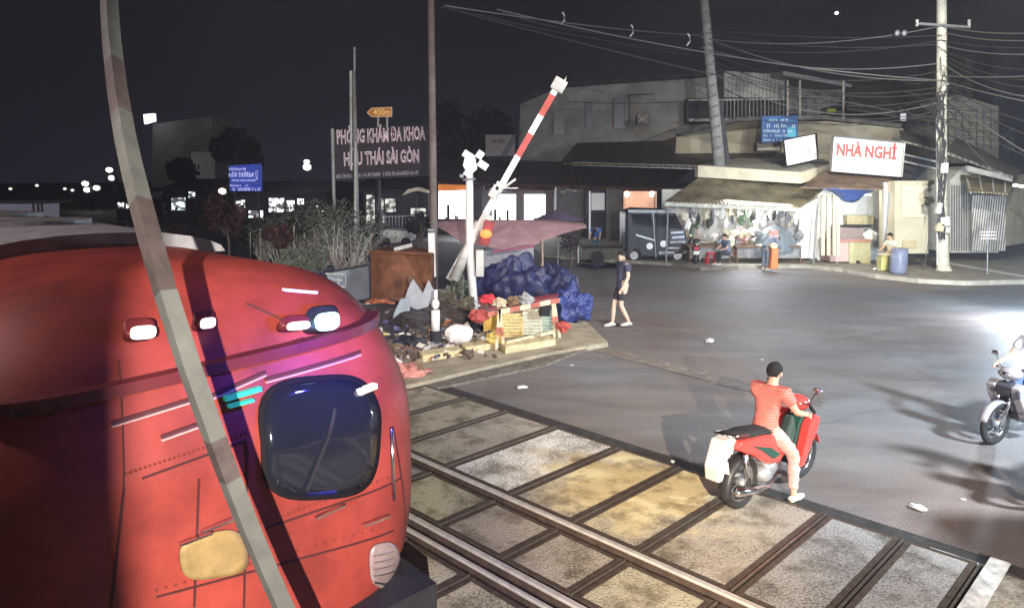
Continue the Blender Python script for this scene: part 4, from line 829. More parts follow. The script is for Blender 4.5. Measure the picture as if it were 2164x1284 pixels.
tree_px('tall dark tree behind the clinic sign and the brown pole', 985, 190, 95, 64, M('silhouette_leaves2', (.012, .011, .009), .9, var=.4), sq=1.0, n=1700, seed=6, leaf=.4)
tree_px('reddish brown bush behind the locomotive, left of the frames', 470, 405, 42, 24, leafr, sq=1.2, n=1300, seed=7, name='bush', cat='bush', leaf=.09)
tree_px('dark bush hanging over the pole end beside the clinic sign', 610, 450, 44, 28, leafm, sq=.6, n=500, seed=8, name='bush', cat='bush', leaf=.1)
tree_px('dark olive bush below the left end of the clinic sign', 700, 425, 50, 30, leafm, sq=.7, n=700, seed=9, name='bush', cat='bush', leaf=.1)
tree_px('dark round bush beside the tall brown pole', 888, 438, 30, 24, M('near_black_leaves', (.02, .022, .022), .8, var=.4), sq=1.1, n=900, seed=10, name='bush', cat='bush', leaf=.07)
for i, (x, yt, xr, Y, mt_, lb) in enumerate([(300, 455, 40, 34, 'leafm', 'dark low bush behind the boom, left'), (385, 470, 45, 30, 'leafr', 'reddish low bush right of the boom'), (545, 455, 36, 32, 'leafm', 'dark green bush under the blue sign'), (430, 440, 30, 40, 'leafm', 'tall dark bush between the far stalls'), (585, 470, 34, 26, 'leafr', 'brownish bush behind the post frames'), (250, 470, 30, 38, 'leafr', 'dark reddish bush at the left of the boom')]):
    tree_px(lb, x, yt, xr, Y, {'leafm': leafm, 'leafr': leafr}[mt_], sq=.8, n=900, seed=40+i, name='bush', cat='bush', leaf=.1)
# blue sign
t = thing('sign_board', 'blue lit sign board with white lines of writing above the far stalls', 'sign', base_of(518, 400, 46))
slab('board', [(486, 404), (553, 404), (551, 346), (484, 350)], 46, .15, M('blue_sign_left', (.03, .05, .28), .5, var=.25, scale=1.5, emit=(.06, .10, .6), es=.45), t)
for x in (495, 545): MB().tube([(at(x, 400, 46.1).x, 46.1, 0), at(x, 404, 46.1)], .06, 6).build('sign_post', dark, t)
bl = M('pale_blue_letters', (.6, .65, .9), .5, var=0, emit=(.6, .62, 1), es=.75)
for (x, y, w_, h_, n, s_) in ((484, 360, 36, 6, 9, 1), (484, 374, 56, 11, 8, 2), (490, 383, 50, 4, 14, 3), (486, 394, 40, 4, 10, 5), (492, 403, 58, 7, 10, 6), (541, 380, 6, 20, 2, 7)):
    p = at(x, y, 45.97); k = 46/FPX; strokes('lettering', bl, t, p, (1, 0, 0), (0, 0, 1), w_*k, h_*k, n, s_, .25)
# the big clinic sign
YS = 33; k = YS/FPX
t = thing('billboard', 'large dark two-line clinic sign PHÒNG KHÁM ĐA KHOA on thin posts', 'sign', base_of(800, 400, YS))
corn = [(704, 382, YS), (905, 372, YS+2), (903, 262, YS+2), (704, 275, YS)]
p0, p1, p2, p3 = [at(*c_) for c_ in corn]
bx = (p1-p0).normalized(); MB().prism([p0, p1, p2, p3], (0, .12, 0)).build('board', M('dark_sign_face', (.030, .016, .020), .6, var=.3), t)
MB().tube([(p0.x-.04, YS-.05, 0), at(702, 272, YS-.05)], .075, 8).build('sign_post', dirty_white, t)
for x in (800,): MB().tube([(at(x, 380, YS+1.2).x, YS+1.2, 0), at(x, 380, YS+1.2)], .09, 8).build('sign_post', dark, t)
pk = M('pinkish_white_letter_rim', (.70, .55, .58), .5, var=0, emit=(.9, .7, .75), es=.40); dr = M('dark_red_letter_face', (.14, .025, .035), .5, var=.1)
def sgn(s_, x, y, w_, h_):
    u = (x-704)/201.0; q = at(x, y, YS+2*u); q2 = at(x+w_, y-w_*.05, YS+2*(u+w_/201.0)); xd = (q2-q)
    nb = Vector((xd.y, -xd.x, 0)).normalized()
    text('lettering', s_, pk, t, q+nb*.05, xd, (0, 0, 1), xd.length, h_*k, offset=.028)
    text('lettering_face', s_, dr, t, q+nb*.065+xd*.006, xd, (0, 0, 1), xd.length*.988, h_*k*.97, offset=-.018)
sgn('PHÒNG KHÁM ĐA KHOA', 712, 306, 186, 37); sgn('HỮU THÁI SÀI GÒN', 727, 352, 158, 38)
for i in range(2):
    q = at(712+i*55, 377-i*3, YS+.1+i*.5); strokes('small_lettering', M('grey_small_letters', (.45, .40, .42), .5, var=0, emit=(.6, .55, .6), es=.12), t, q+Vector((0, -.06, 0)), p1-p0, (0, 0, 1), (52 if i == 0 else 130)*k, 9*k, 14 if i == 0 else 32, 21+i, .3)
t = thing('sign_board', 'small orange arrow sign reading 400m on top of the clinic sign', 'sign', at(800, 262, YS+1))
slab('board', [(776, 238), (786, 247), (828, 246), (828, 227), (786, 229)], YS+1, .08, M('amber_board', (.35, .12, .01), .5, var=.1, emit=(.9, .35, .02), es=.16), t)
text('lettering', '400m', M('dark_amber_letters', (.75, .5, .2), .5, var=0, emit=(1, .6, .2), es=.3), t, at(789, 244, YS+.97), (1, 0, .02), (0, 0, 1), 36*k, 13*k, offset=.01)
fm = M('amber_frame', (.7, .5, .3), .5, var=0, emit=(1, .6, .3), es=.25)
for a_, b_ in (((786, 229), (828, 227)), ((828, 227), (828, 246)), ((828, 246), (786, 247)), ((786, 247), (776, 238)), ((776, 238), (786, 229))): MB().beam(at(*a_, YS+.96), at(*b_, YS+.96), .04, .03).build('frame', fm, t)
for x in (799, 818): MB().tube([at(x, 270, YS+1), at(x, 247, YS+1)], .05, 6).build('stand', dirty_white, t)
# poles
def pole(label, xb, yb, xt, yt, Y, r0, r1, mt, name='utility_pole', cat='pole', both=None):
    a, b = at(xb, yb, Y), at(xt, yt, Y); t = thing(name, label, cat, (a.x, Y, a.z)); MB().tube([a, b], [r0, r1], 14).build('pole_shaft', mt, t, smooth=True); return t
g = gp(918, 650); pole('tall dull brown concrete pole rising out of the picture behind the white marker post', 918, 640, 910, -60, g.y+1, .12, .09, M('brown_grey_pole', (.18, .145, .13), .8, var=.3, scale=2))
t = pole('slim grey steel pole with a white edge in front of the clinic sign', 756, 560, 747, 150, 27, .10, .07, M('slim_steel_pole', (.32, .29, .29), .6, .2, var=.3))
MB().tube([at(742, 360, 26.8), at(741, 150, 26.8)], .045, 8).build('conduit', dirty_white, t); MB().tube([at(749, 100, 27), at(749, 150, 27)], .05, 8).build('pole_top', grey, t); MB().tube([at(750, 560, 26.85), at(751, 300, 26.85)], .05, 8).build('conduit', dirty_white, t)
t = pole('thin dark post between the clinic sign and the open shop', 796, 510, 796, 372, 34, .09, .09, dark)
pt = pole('leaning grey concrete pole rising behind the white ledge', 1522, 372, 1484, -40, 31.0, .26, .17, M('grey_lattice_pole', (.27, .27, .265), .8, var=.3, scale=2))
for y in range(30, 360, 22):
    x = 1484+(y+40)*38/412; MB().beam(at(x-7, y, 30.7), at(x+8, y-6, 30.7), .05, .06).build('pole_rung', concd, pt)
MB().tube([at(1541, 370, 31.2), at(1520, 215, 31.2)], .12, 8).build('cable_conduit', walld, pt)

# ================================================================= VERGE CLUTTER BETWEEN TRACK AND ROAD
def bare_bush(label, x, yb, h, Y, n, mt, seed, spread=.35):
    rd = random.Random(seed); b = gp(x, yb) if Y is None else Vector((at(x, yb, Y).x, Y, 0)); t = thing('bare_shrub', label, 'shrub', b, 0, 'bare shrubs on the verge'); m = MB()
    for i in range(n):
        d = Vector((rd.gauss(0, spread), rd.gauss(0, spread), 1)).normalized(); p = b+Vector((rd.uniform(-.2, .2), rd.uniform(-.2, .2), 0)); L = h*rd.uniform(.6, 1)
        q = p+d*L*.5+Vector((rd.gauss(0, .05), 0, 0)); e = q+(d+Vector((rd.gauss(0, .3), rd.gauss(0, .3), 0))).normalized()*L*.5; m.tube([p, q, e], [.028, .02, .008], 5)
        for k_ in range(3):
            s_ = q.lerp(e, rd.random()); m.tube([s_, s_+Vector((rd.gauss(0, .3), rd.gauss(0, .2), rd.uniform(.1, .4)))], [.012, .005], 4)
    m.build('stems', mt, t, smooth=True); lm = MB()
    for i in range(n*16):
        p = b+Vector((rd.gauss(0, .45), rd.gauss(0, .4), h*rd.uniform(.45, 1.1))); a = Vector((rd.gauss(0, 1), rd.gauss(0, 1), rd.gauss(0, 1))).normalized()*.07; c_ = a.cross(Vector((0, 1, .3))).normalized()*.03; lm.add([p-a, p+c_, p+a, p-c_], [(0, 1, 2, 3)])
    lm.build('leaves', leafg, t)
stemm = M('pale_dry_stems', (.50, .47, .42), .9, var=.3)
for i, (x, yb, h, lb) in enumerate([(590, 565, 1.8, 'behind the hedge planters, farthest left'), (640, 570, 2.0, 'behind the hedge planters'), (690, 575, 2.3, 'with forked pale stems left of the slim pole'), (722, 572, 2.5, 'thick, in front of the left sign post'), (765, 560, 2.0, 'right of the slim pole'), (560, 560, 1.5, 'beside the thin post frames'), (665, 560, 2.4, 'tall one between hedge and slim pole'), (705, 590, 2.1, 'leaning over the grey blue metal box'), (742, 585, 2.2, 'just left of the slim pole foot'), (618, 545, 2.2, 'behind the taller white stake'), (780, 575, 1.7, 'at the left corner of the rusty skip')]):
    bare_bush('bare shrub with pale stems, '+lb, x, yb, h, None, 15, stemm, 30+i)
for i, (x0, x1, yt, yb) in enumerate([(529, 550, 492, 565), (552, 596, 486, 560)]):
    g0 = gp(x0, yb+10); t = thing('post_frame', ('thin pale post frame behind the locomotive roof, farther left', 'thin pale post frame next to the hedge planters')[i], 'frame', g0)
    Y = g0.y; MB().tube([at(x0, yb+10, Y), at(x0, yt, Y), at(x1, yt-9, Y+.3), at(x1, yb+8, Y+.3)], .022, 6).build('frame_tube', dirty_white, t)
for i, (x, yt) in enumerate([(621, 478), (643, 492)]):
    g0 = gp(x, 575); o = MB().tube([g0, at(x, yt, g0.y)], .025, 6).build('stake', dirty_white); tag(o, ('taller white stake among the bare shrubs', 'shorter white stake among the bare shrubs')[i], 'stake')
Yh = gp(640, 625).y
t = thing('hedge_planter', 'grey green clipped hedge in a dark planter behind the locomotive nose', 'planter', gp(640, 625)); m = MB(); rd = random.Random(3)
for i in range(1500):
    p = at(rd.uniform(592, 690), rd.uniform(528, 575), Yh+rd.uniform(-.3, .5)); a = Vector((rd.gauss(0, 1), rd.gauss(0, 1), rd.gauss(0, 1))).normalized()*.06; c_ = a.cross(Vector((0, 1, .3))).normalized()*.03; m.add([p-a, p+c_, p+a, p-c_], [(0, 1, 2, 3)])
m.build('foliage', leafg, t); slab('planter_box', rect(595, 568, 692, 640), Yh-.2, .9, M('dark_blue_box', (.03, .035, .07), .6, var=.3), t, bevel=.02)
strokes('chalk_marks', M('pale_scribble', (.6, .58, .68), .7, var=0), t, at(640, 604, Yh-.24), (1, 0, -.25), (0, 0, 1), 50*Yh/FPX, 20*Yh/FPX, 9, 6, .3)
YB_ = gp(740, 640).y
t = thing('metal_box', 'grey blue metal box with a white framed mark beside the rusty container', 'box', gp(740, 640))
MB().prism([at(690, 578, YB_+.0), at(779, 562, YB_+.5), at(781, 630, YB_+.5), at(705, 645, YB_)], (0, .8, 0)).build('box_body', M('blue_grey_sheet', (.20, .23, .27), .5, .4, var=.25, scale=2), t, bevel=.01)
for a_, b_ in (((688, 578), (730, 580)), ((730, 580), (730, 606)), ((730, 606), (695, 604)), ((700, 590), (722, 592)), ((715, 580), (715, 605))): MB().beam(at(*a_, YB_-.1), at(*b_, YB_-.05), .02, .05).build('painted_mark', dirty_white, t)
YR = gp(845, 645).y
t = thing('container', 'rust brown steel skip behind the white marker post', 'container', gp(845, 645))
MB().prism([at(783, 640, YR), at(912, 632, YR-.3), at(912, 540, YR-.3), at(850, 530, YR), at(783, 533, YR)], (0, 1.6, 0)).build('skip_body', rust, t, bevel=.02)
MB().beam(at(780, 531, YR-.05), at(914, 536, YR-.35), .08, .06).build('rim', rust, t); MB().box(at(852, 522, YR+.1), (.5, .15, .10), (0, R(-14), 0)).build('plank', dirty_white, t)
t = thing('car', 'pale low vehicle shape parked in front of the open lit shop', 'car', base_of(835, 500, 31))
MB().prism([at(802, 516, 31), at(870, 510, 31), at(872, 490, 31), at(858, 488, 31), at(812, 484, 31), at(802, 492, 31)], (0, 1.5, 0)).build('body', dirty_white, t, bevel=.05); 
for x in (815, 858): MB().tube([at(x, 512, 30.95), at(x, 512, 31.2)], .22, 12).build('wheel', black, t)
# railing in front of the open shop
t = thing('railing', 'dark railing with pale bars in front of the open lit shop', 'railing', base_of(825, 480, 38))
MB().beam(at(805, 458, 38), at(870, 456, 38), .05, .05).build('top_rail', dirty_white, t)
for x in range(808, 870, 7): MB().beam(at(x, 458, 38), at(x, 478, 38), .04, .04).build('bar', grey, t)

# rubbish heap
rbm = [M('rubbish_brown', (.16, .11, .07), .9, var=.5), M('rubbish_grey', (.22, .21, .20), .9, var=.4), M('rubbish_white', (.55, .53, .5), .8, var=.3), M('rubbish_black', (.02, .02, .022), .6, var=.4), M('rubbish_orange', (.40, .12, .05), .8, var=.4)]
def crumple(c, r, seed, nu=14, nv=9, j=.5, ridge=0):
    m = MB(); rd = random.Random(seed); off = Vector((rd.random()*9, rd.random()*9, rd.random()*9)); vs = []; c = Vector(c)
    for i in range(nv+1):
        a = math.pi*i/nv
        for k_ in range(nu):
            b = 2*math.pi*k_/nu; p = Vector((math.sin(a)*math.cos(b), math.sin(a)*math.sin(b), math.cos(a))); q = 1+j*mnoise.noise(p*1.9+off)+.35*j*mnoise.noise(p*5+off)+ridge*(.5-abs(mnoise.noise(Vector((p.x*5, p.y*5, p.z*1.6))+off)))+ridge*.4*(.5-abs(mnoise.noise(p*11+off)))
            v_ = c+Vector((p.x*r[0]*q, p.y*r[1]*q, p.z*r[2]*q)); v_.z = max(v_.z, .105); vs.append(v_)
    m.add(vs, [(i*nu+k_, (i+1)*nu+k_, (i+1)*nu+(k_+1) % nu, i*nu+(k_+1) % nu) for i in range(nv) for k_ in range(nu)]); return m
heap = MB(); rd = random.Random(12)
hc = gp(860, 722)
for i in range(5): pass
o = crumple(hc+Vector((.1, .9, .15)), (1.5, 1.3, .55), 3, 30, 16, .5).build('rubbish_heap', M('dark_trodden_rubbish', (.05, .042, .038), .95, var=.7, scale=9, bump=1), smooth=False); tag(o, 'dark mound of trodden rubbish between the locomotive and the white posts', 'rubbish'); o['kind'] = 'stuff'
def flat_piece(name, label, cat, pxs, Y, mt, d=.06, tilt=0, group=None, bevel=.008):
    Ys = Y if hasattr(Y, '__len__') else [Y]*len(pxs); o = MB().prism([at(x, y, q) for (x, y), q in zip(pxs, Ys)], (0, d, .01)).build(name, mt, bevel=bevel); return tag(o, label, cat, group)
Yq = gp(870, 720).y; gsh = M('grey_foam_sheet', (.33, .34, .36), .8, var=.2, scale=3)
flat_piece('grey_sheet', 'large torn grey sheet leaning up behind the ball-capped white post', 'sheet', [(853, 640), (880, 655), (905, 648), (920, 622), (905, 592), (893, 620), (872, 590), (862, 610)], Yq+.5, gsh, .08)
flat_piece('grey_sheet', 'long grey sheet leaning like a tongue left of the torn one', 'sheet', [(826, 690), (838, 712), (850, 706), (866, 655), (862, 630), (846, 632), (833, 660)], Yq+.1, M('blue_grey_sheet2', (.27, .31, .34), .8, var=.2), .07)
flat_piece('plank', 'thin pale wooden plank standing behind the grey sheets', 'plank', [(864, 612), (868, 612), (868, 582), (864, 582)], Yq+.9, wood, .1)
flat_piece('black_sheet', 'folded black sheet below the grey sheets', 'sheet', [(868, 655), (900, 662), (915, 655), (912, 678), (885, 682), (866, 670)], Yq+.2, rbm[3], .2)
for i, (x, y, w_, h_, mt, lb, cat) in enumerate([(800, 640, .30, .16, rbm[4], 'orange torn box on top of the rubbish by the metal box', 'box'), (782, 650, .22, .14, rbm[2], 'white crumpled paper on the left of the rubbish', 'paper'), (820, 648, .25, .15, rbm[4], 'rusty orange scrap beside the long grey sheet', 'scrap'), (790, 672, .30, .10, rbm[2], 'pale curved tray lying in the rubbish', 'tray'), (800, 694, .34, .16, plas_y, 'yellow plastic bag in the rubbish above the blue light', 'bag'), (778, 704, .2, .10, rbm[2], 'dirty cream rag at the left of the yellow bag', 'rag'), (835, 742, .35, .2, rbm[0], 'brown bag on the near slope of the heap', 'bag'), (945, 668, .26, .15, rbm[0], 'brown scrap under the bush by the crossing post', 'scrap'), (905, 715, .25, .12, rbm[3], 'black bag in front of the ball-capped post', 'bag'), (870, 728, .40, .22, rbm[3], 'big black bin bag on the near side of the heap', 'bag'), (955, 690, .22, .12, rbm[1], 'grey lump beside the white boulder', 'stone'), (760, 690, .25, .15, M('purple_brown_bag', (.14, .07, .10), .7), 'purplish bag at the train side of the heap', 'bag')]):
    g0 = gp(x, y+10); o = crumple(Vector((g0.x, g0.y-.2, at(x, y, g0.y).z)), (w_, w_*.8, h_), 50+i, j=.8).build('rubbish_'+cat if cat in ('bag', 'box') else cat, mt); tag(o, lb, cat)
for i, (x, y, r_, lb) in enumerate([(965, 610, 24, 'grey green weed bush behind the crossing post'), (945, 640, 20, 'low tangled weed left of the crossing post'), (985, 650, 16, 'small dry weed tight against the crossing post')]):
    g0 = gp(x, y+55); tree('bush', lb, 'bush', (g0.x, g0.y, .1), at(x, y-25, g0.y).z-.1, r_*1.3*g0.y/FPX, (leafg, M('dry_leaves', (.14, .12, .08), .8, var=.5), M('dry_leaves', (.14, .12, .08), .8))[i], 420, .06, .02, 'weeds at the crossing post', .8, 60+i)
g0 = gp(970, 740); o = crumple(Vector((g0.x, g0.y, .33)), (.33, .26, .22), 71, 9, 6, .25).build('boulder', M('white_boulder', (.68, .62, .58), .8, var=.15, scale=8, bump=.3), bevel=.04); tag(o, 'white painted boulder with faceted sides on the concrete kerb', 'boulder')
kerbm = M('yellowed_kerb_block', (.52, .43, .24), .85, var=.4, scale=5, bump=.4)
for i, (x0, y0, x1, y1, lb) in enumerate([(893, 752, 978, 737, 'yellowed concrete kerb block under the ball-capped post'), (984, 734, 1048, 722, 'yellowed concrete kerb block next to the boulder'), (1068, 733, 1175, 715, 'long low concrete kerb block under the striped trestle')]):
    A, B = gp(x0, y0+25), gp(x1, y1+24); hgt = zat(x0, y0, A); MB; o = MB().prism([A, B, B+Vector((0, 0, hgt*.95)), A+Vector((0, 0, hgt))], (-.12, .40, 0)).build('kerb_block', kerbm, bevel=.03); tag(o, lb, 'kerb block', 'kerb blocks of the island')
pinkm = M('pink_brick_rubble', (.48, .20, .16), .85, var=.5, scale=12, bump=.5)
g0 = gp(858, 805); o = crumple(g0+Vector((0, .1, .12)), (.38, .28, .17), 81, 16, 9, .7).build('rubble_pile', pinkm); tag(o, 'pinkish pile of brick rubble at the corner of the pavement', 'rubble')
for i, (x, lb) in enumerate([(808, 'left of two pale short stones beside the pink rubble'), (824, 'right of two pale short stones beside the pink rubble')]):
    g0 = gp(x, 818); o = MB().box(g0+Vector((0, 0, .14)), (.085, .10, .26)).build('stone_stub', M('pinkish_white_stone', (.6, .5, .48), .8, var=.3), bevel=.015); tag(o, lb, 'stone')
flat_piece('pipe_elbow', 'bent pale pipe above the pink rubble', 'pipe', [(806, 775), (812, 752), (820, 748), (850, 765), (846, 772), (820, 758)], gp(830, 800).y, M('pinkish_white_stone', (.6, .5, .48), .8), .06)
flat_piece('board_scrap', 'dark board leaning behind the pink rubble', 'board', [(874, 765), (882, 758), (905, 795), (898, 802)], gp(880, 805).y, wood, .04)
for i, (x, y) in enumerate([(1102, 820), (1500, 722), (1940, 1075), (1208, 772), (1048, 780), (1610, 760), (1240, 690), (1424, 975), (1593, 705), (2035, 1055)]):
    g0 = gp(x, y); s_ = (.10, .16, .10, .04, .03, .04, .05, .05, .04, .03)[i]; o = MB().ell(g0+Vector((0, 0, s_*.22)), (s_, s_*.6, s_*.2), 9, 5, (0, 0, i), .8)
    o = o.build('litter', rbm[2]); tag(o, 'scrap of pale litter on the road, '+('near the slabs left of centre', 'flat wet patch below the pedestrian', 'by the white line corner at right', 'small, under the apron edge', 'tiny, under the apron edge', 'small, above the rider', 'tiny, beside the blue tarp', 'small, on the tar seam behind the motorbike', 'tiny, in the wet reflection', 'tiny, lower right')[i], 'litter', 'litter on the road')

# loose scraps over the mound
m = MB(); rd = random.Random(99)
for i in range(520):
    g0 = gp(rd.gauss(880, 70), rd.uniform(645, 775)); g0.z = .12+max(0, .5-((g0.x-hc.x)**2+(g0.y-hc.y-.9)**2)**.5*.28)+rd.random()*.08
    m.box(g0, (rd.uniform(.03, .2), rd.uniform(.03, .14), rd.uniform(.01, .06)), (rd.uniform(-.7, .7), rd.uniform(-.7, .7), rd.uniform(0, 3)))
sc_ = M('mixed_scraps', (.3, .25, .2), .85, var=0); n_, l_, b_n = nodes_of(sc_); gi = n_.new('ShaderNodeNewGeometry'); cr_ = n_.new('ShaderNodeValToRGB'); cr_.color_ramp.interpolation = 'CONSTANT'
for i_, (p_, c_) in enumerate([(0, (.10, .07, .05)), (.25, (.32, .28, .22)), (.45, (.05, .05, .055)), (.6, (.40, .15, .06)), (.7, (.55, .5, .45)), (.85, (.2, .16, .14)), (.93, (.12, .13, .25))]):
    e_ = cr_.color_ramp.elements[i_] if i_ < 2 else cr_.color_ramp.elements.new(p_)
    e_.position = p_; e_.color = (*c_, 1)
l_.new(gi.outputs['Random Per Island'], cr_.inputs[0]); l_.new(cr_.outputs[0], b_n.inputs['Base Color'])
o = m.build('scraps', sc_); tag(o, 'loose scraps strewn over the rubbish mound', 'rubbish'); o['kind'] = 'stuff'
for i, (x, y, w_, h_, col_, kd, lb) in enumerate([(815, 665, .22, .20, (.45, .14, .05), 'box', 'orange cardboard box under the rusty skip corner'), (838, 690, .2, .16, (.35, .30, .22), 'box', 'tan carton left of the long grey sheet'), (772, 668, .2, .18, (.12, .08, .10), 'bag', 'plum bag by the metal box'), (895, 690, .24, .2, (.10, .10, .11), 'bag', 'charcoal bag behind the ball-capped post'), (940, 705, .2, .14, (.5, .46, .4), 'bag', 'pale sack left of the white boulder'), (968, 675, .22, .2, (.22, .12, .07), 'box', 'brown carton behind the white boulder'), (890, 672, .3, .22, (.28, .29, .31), 'box', 'grey foam box under the torn sheet'), (812, 715, .2, .12, (.5, .42, .14), 'bag', 'dull yellow bag below the brighter yellow one'), (858, 748, .26, .14, (.13, .08, .06), 'bag', 'dark brown bag above the pink rubble'), (800, 742, .2, .14, (.2, .13, .16), 'bag', 'purplish sack beside the train edge'), (915, 735, .2, .12, (.16, .15, .15), 'bag', 'grey bag against the kerb block'), (985, 700, .18, .16, (.08, .07, .07), 'box', 'black box at the foot of the crossing post'), (1010, 640, .3, .25, (.25, .06, .05), 'box', 'dark red box behind the crossing post'), (940, 628, .3, .25, (.16, .15, .13), 'bag', 'grey bundle in the weeds')]):
    g0 = gp(x, y+12); z0 = max(.11, at(x, y, g0.y).z); mt_ = M('junk_%d' % i, col_, .8, var=.4, scale=8, bump=.4)
    if kd == 'box': o = MB().box((g0.x, g0.y, z0), (w_*1.3, w_, h_*1.2), (rd.uniform(-.25, .25), rd.uniform(-.25, .25), rd.uniform(0, 1.5))).build('carton', mt_, bevel=.012)
    else: o = crumple(Vector((g0.x, g0.y, z0)), (w_, w_*.8, h_), 500+i, 22, 14, .5, .15).build('bag', mt_, smooth=True)
    tag(o, lb, 'carton' if kd == 'box' else 'bag')
# parasol
Yp = gp(1145, 640).y
t = thing('parasol', 'large faded purple parasol on a pale pole over the trestle stall', 'parasol', gp(1148, 650))
apex = at(1075, 460, Yp+.25)+Vector((0, .9, 0)); m = MB(); n = 8; cx_, cy_, zc_ = apex.x, Yp+.95, zat(1075, 500, Vector((0, Yp+.95, 0)))
rim = [(905, 470, Yp+1.9), (985, 518, Yp+.1), (1060, 528, Yp-.35), (1130, 516, Yp-.1), (1240, 480, Yp+1.0), (1232, 472, Yp+2.2), (1120, 468, Yp+2.8), (980, 470, Yp+2.7)]
rp = [at(*q) for q in rim]; ap = at(1090, 466, Yp+1.2)+Vector((0, 0, .0)); vs = []; fs = []
pm_ = M('faded_purple_canvas', (.36, .22, .24), .75, var=.25, scale=2)
for i in range(8):
    a_, b_ = rp[i], rp[(i+1) % 8]; K = 6; m_ = []
    for u in range(K+1):
        row = []
        for w_ in range(K+1):
            e = a_.lerp(b_, w_/K); e = e+Vector((0, 0, .05*math.sin(math.pi*w_/K))); p = ap.lerp(e, u/K); p.z += .03*math.sin(math.pi*u/K); row.append(p)
        m_.append(row)
    k0 = len(m.v); m.v += [p for r_ in m_ for p in r_]; m.f += [(k0+u*(K+1)+w_, k0+(u+1)*(K+1)+w_, k0+(u+1)*(K+1)+w_+1, k0+u*(K+1)+w_+1) for u in range(K) for w_ in range(K)]
o = m.build('canopy', pm_, t, smooth=False); s_ = o.modifiers.new('s', 'SOLIDIFY'); s_.thickness = .015
m = MB()
for p in rp: m.tube([ap+Vector((0, 0, -.03)), p.lerp(ap, .5)+Vector((0, 0, .0)), p], .012, 5)
m.build('ribs', grey, t); slab('valance', [(1040, 528), (1130, 517), (1130, 523), (1040, 535)], Yp-.3, .02, M('maroon_valance', (.22, .06, .10), .7), t)
MB().tube([gp(1148, 650), at(1146, 512, Yp), ap], [.035, .03, .025], 8).build('pole', M('brown_white_pole', (.30, .22, .16), .6, var=.3), t); MB().tube([at(1146, 622, Yp-.02), at(1145, 555, Yp-.02)], [.12, .03], 10).build('rolled_cloth', M('tan_cloth', (.42, .30, .18), .8, var=.3), t, smooth=True)
g0 = gp(1188, 540); t = thing('parasol', 'second lower purplish parasol edge beyond the big one', 'parasol', g0); c0 = at(1180, 458, 27)
m = MB(); 
for i in range(12):
    a0, a1_ = 2*math.pi*i/12, 2*math.pi*(i+1)/12; m.add([c0+Vector((0, 0, .3)), c0+Vector((1.0*math.cos(a0), .9*math.sin(a0), -.12)), c0+Vector((1.0*math.cos(a1_), .9*math.sin(a1_), -.12))], [(0, 1, 2)])
m.build('canopy', M('dusky_violet_canvas', (.13, .10, .16), .8, var=.2), t); MB().tube([(c0.x, c0.y, 0), c0+Vector((0, 0, .28))], .025, 6).build('pole', grey, t)
# tarpaulin heaps
def cloth(name, label, px, z0, r, seed, j=.45, mt=tarp, g=None):
    o = crumple(g or px, r, seed, 90, 50, j, .13); o = o.build(name, mt, smooth=True); return tag(o, label, 'tarpaulin')
g1 = gp(1090, 660); cloth('tarpaulin', 'dark blue tarpaulin covering a tall stall under the parasol', None, 0, (.95, .55, .92), 21, .5, g=Vector((g1.x+.05, g1.y+.9, .35)))
g1 = gp(1205, 685); cloth('tarpaulin', 'crumpled blue tarpaulin slumped on the ground right of the trestle', None, 0, (.50, .6, .62), 23, .6, g=Vector((g1.x, g1.y+.4, .2)), mt=M('lighter_blue_tarpaulin', (.04, .055, .19), .4, var=.5, scale=6, bump=.6))
o = crumple(Vector((gp(1165, 640).x, gp(1165, 660).y+1.2, .3)), (.7, .5, .7), 29, 70, 40, .5, .13).build('tarpaulin', tarp, smooth=True); tag(o, 'low middle fold of blue tarpaulin behind the parasol pole', 'tarpaulin')
t = thing('back_screen', 'pale sheet screen hanging below the parasol behind the blue tarpaulin', 'screen', gp(1090, 600)); slab('sheet', rect(1020, 522, 1128, 600), gp(1090, 600).y+.3, .03, M('pale_screen_sheet', (.40, .37, .40), .8, var=.2), t)
# trestle with crates
Yt1, Yt2 = gp(1060, 750).y, gp(1178, 722).y
t = thing('trestle', 'old red and white striped trestle barrier in front of the yellow crates', 'barrier', gp(1115, 742))
stm = M('worn_cream_paint', (.62, .52, .33), .7, var=.35, scale=10)
for (xb, yb, xt, yt_, Y) in ((1048, 748, 1056, 652, Yt1), (1066, 748, 1056, 652, Yt1), (1172, 722, 1168, 632, Yt2), (1184, 720, 1170, 632, Yt2)):
    A, B = at(xb, yb, Y), at(xt, yt_, Y)
    for i in range(5):
        MB().beam(A.lerp(B, i/5), A.lerp(B, (i+1)/5), .06, .06).build('leg_section', (stm, stm, M('faded_brick_red', (.42, .13, .09), .7, var=.4), stm, stm)[i], t)
A, B = at(1030, 664, Yt1-.05), at(1182, 634, Yt2-.05)
for i in range(7): MB().beam(A.lerp(B, i/7), A.lerp(B, (i+1)/7), .04, .10).build('top_rail_section', (M('faded_brick_red', (.42, .13, .09), .7, var=.4), stm)[i % 2], t)
MB().beam(at(1070, 724, Yt1+.02), at(1172, 700, Yt2+.02), .04, .07).build('lower_rail', stm, t)
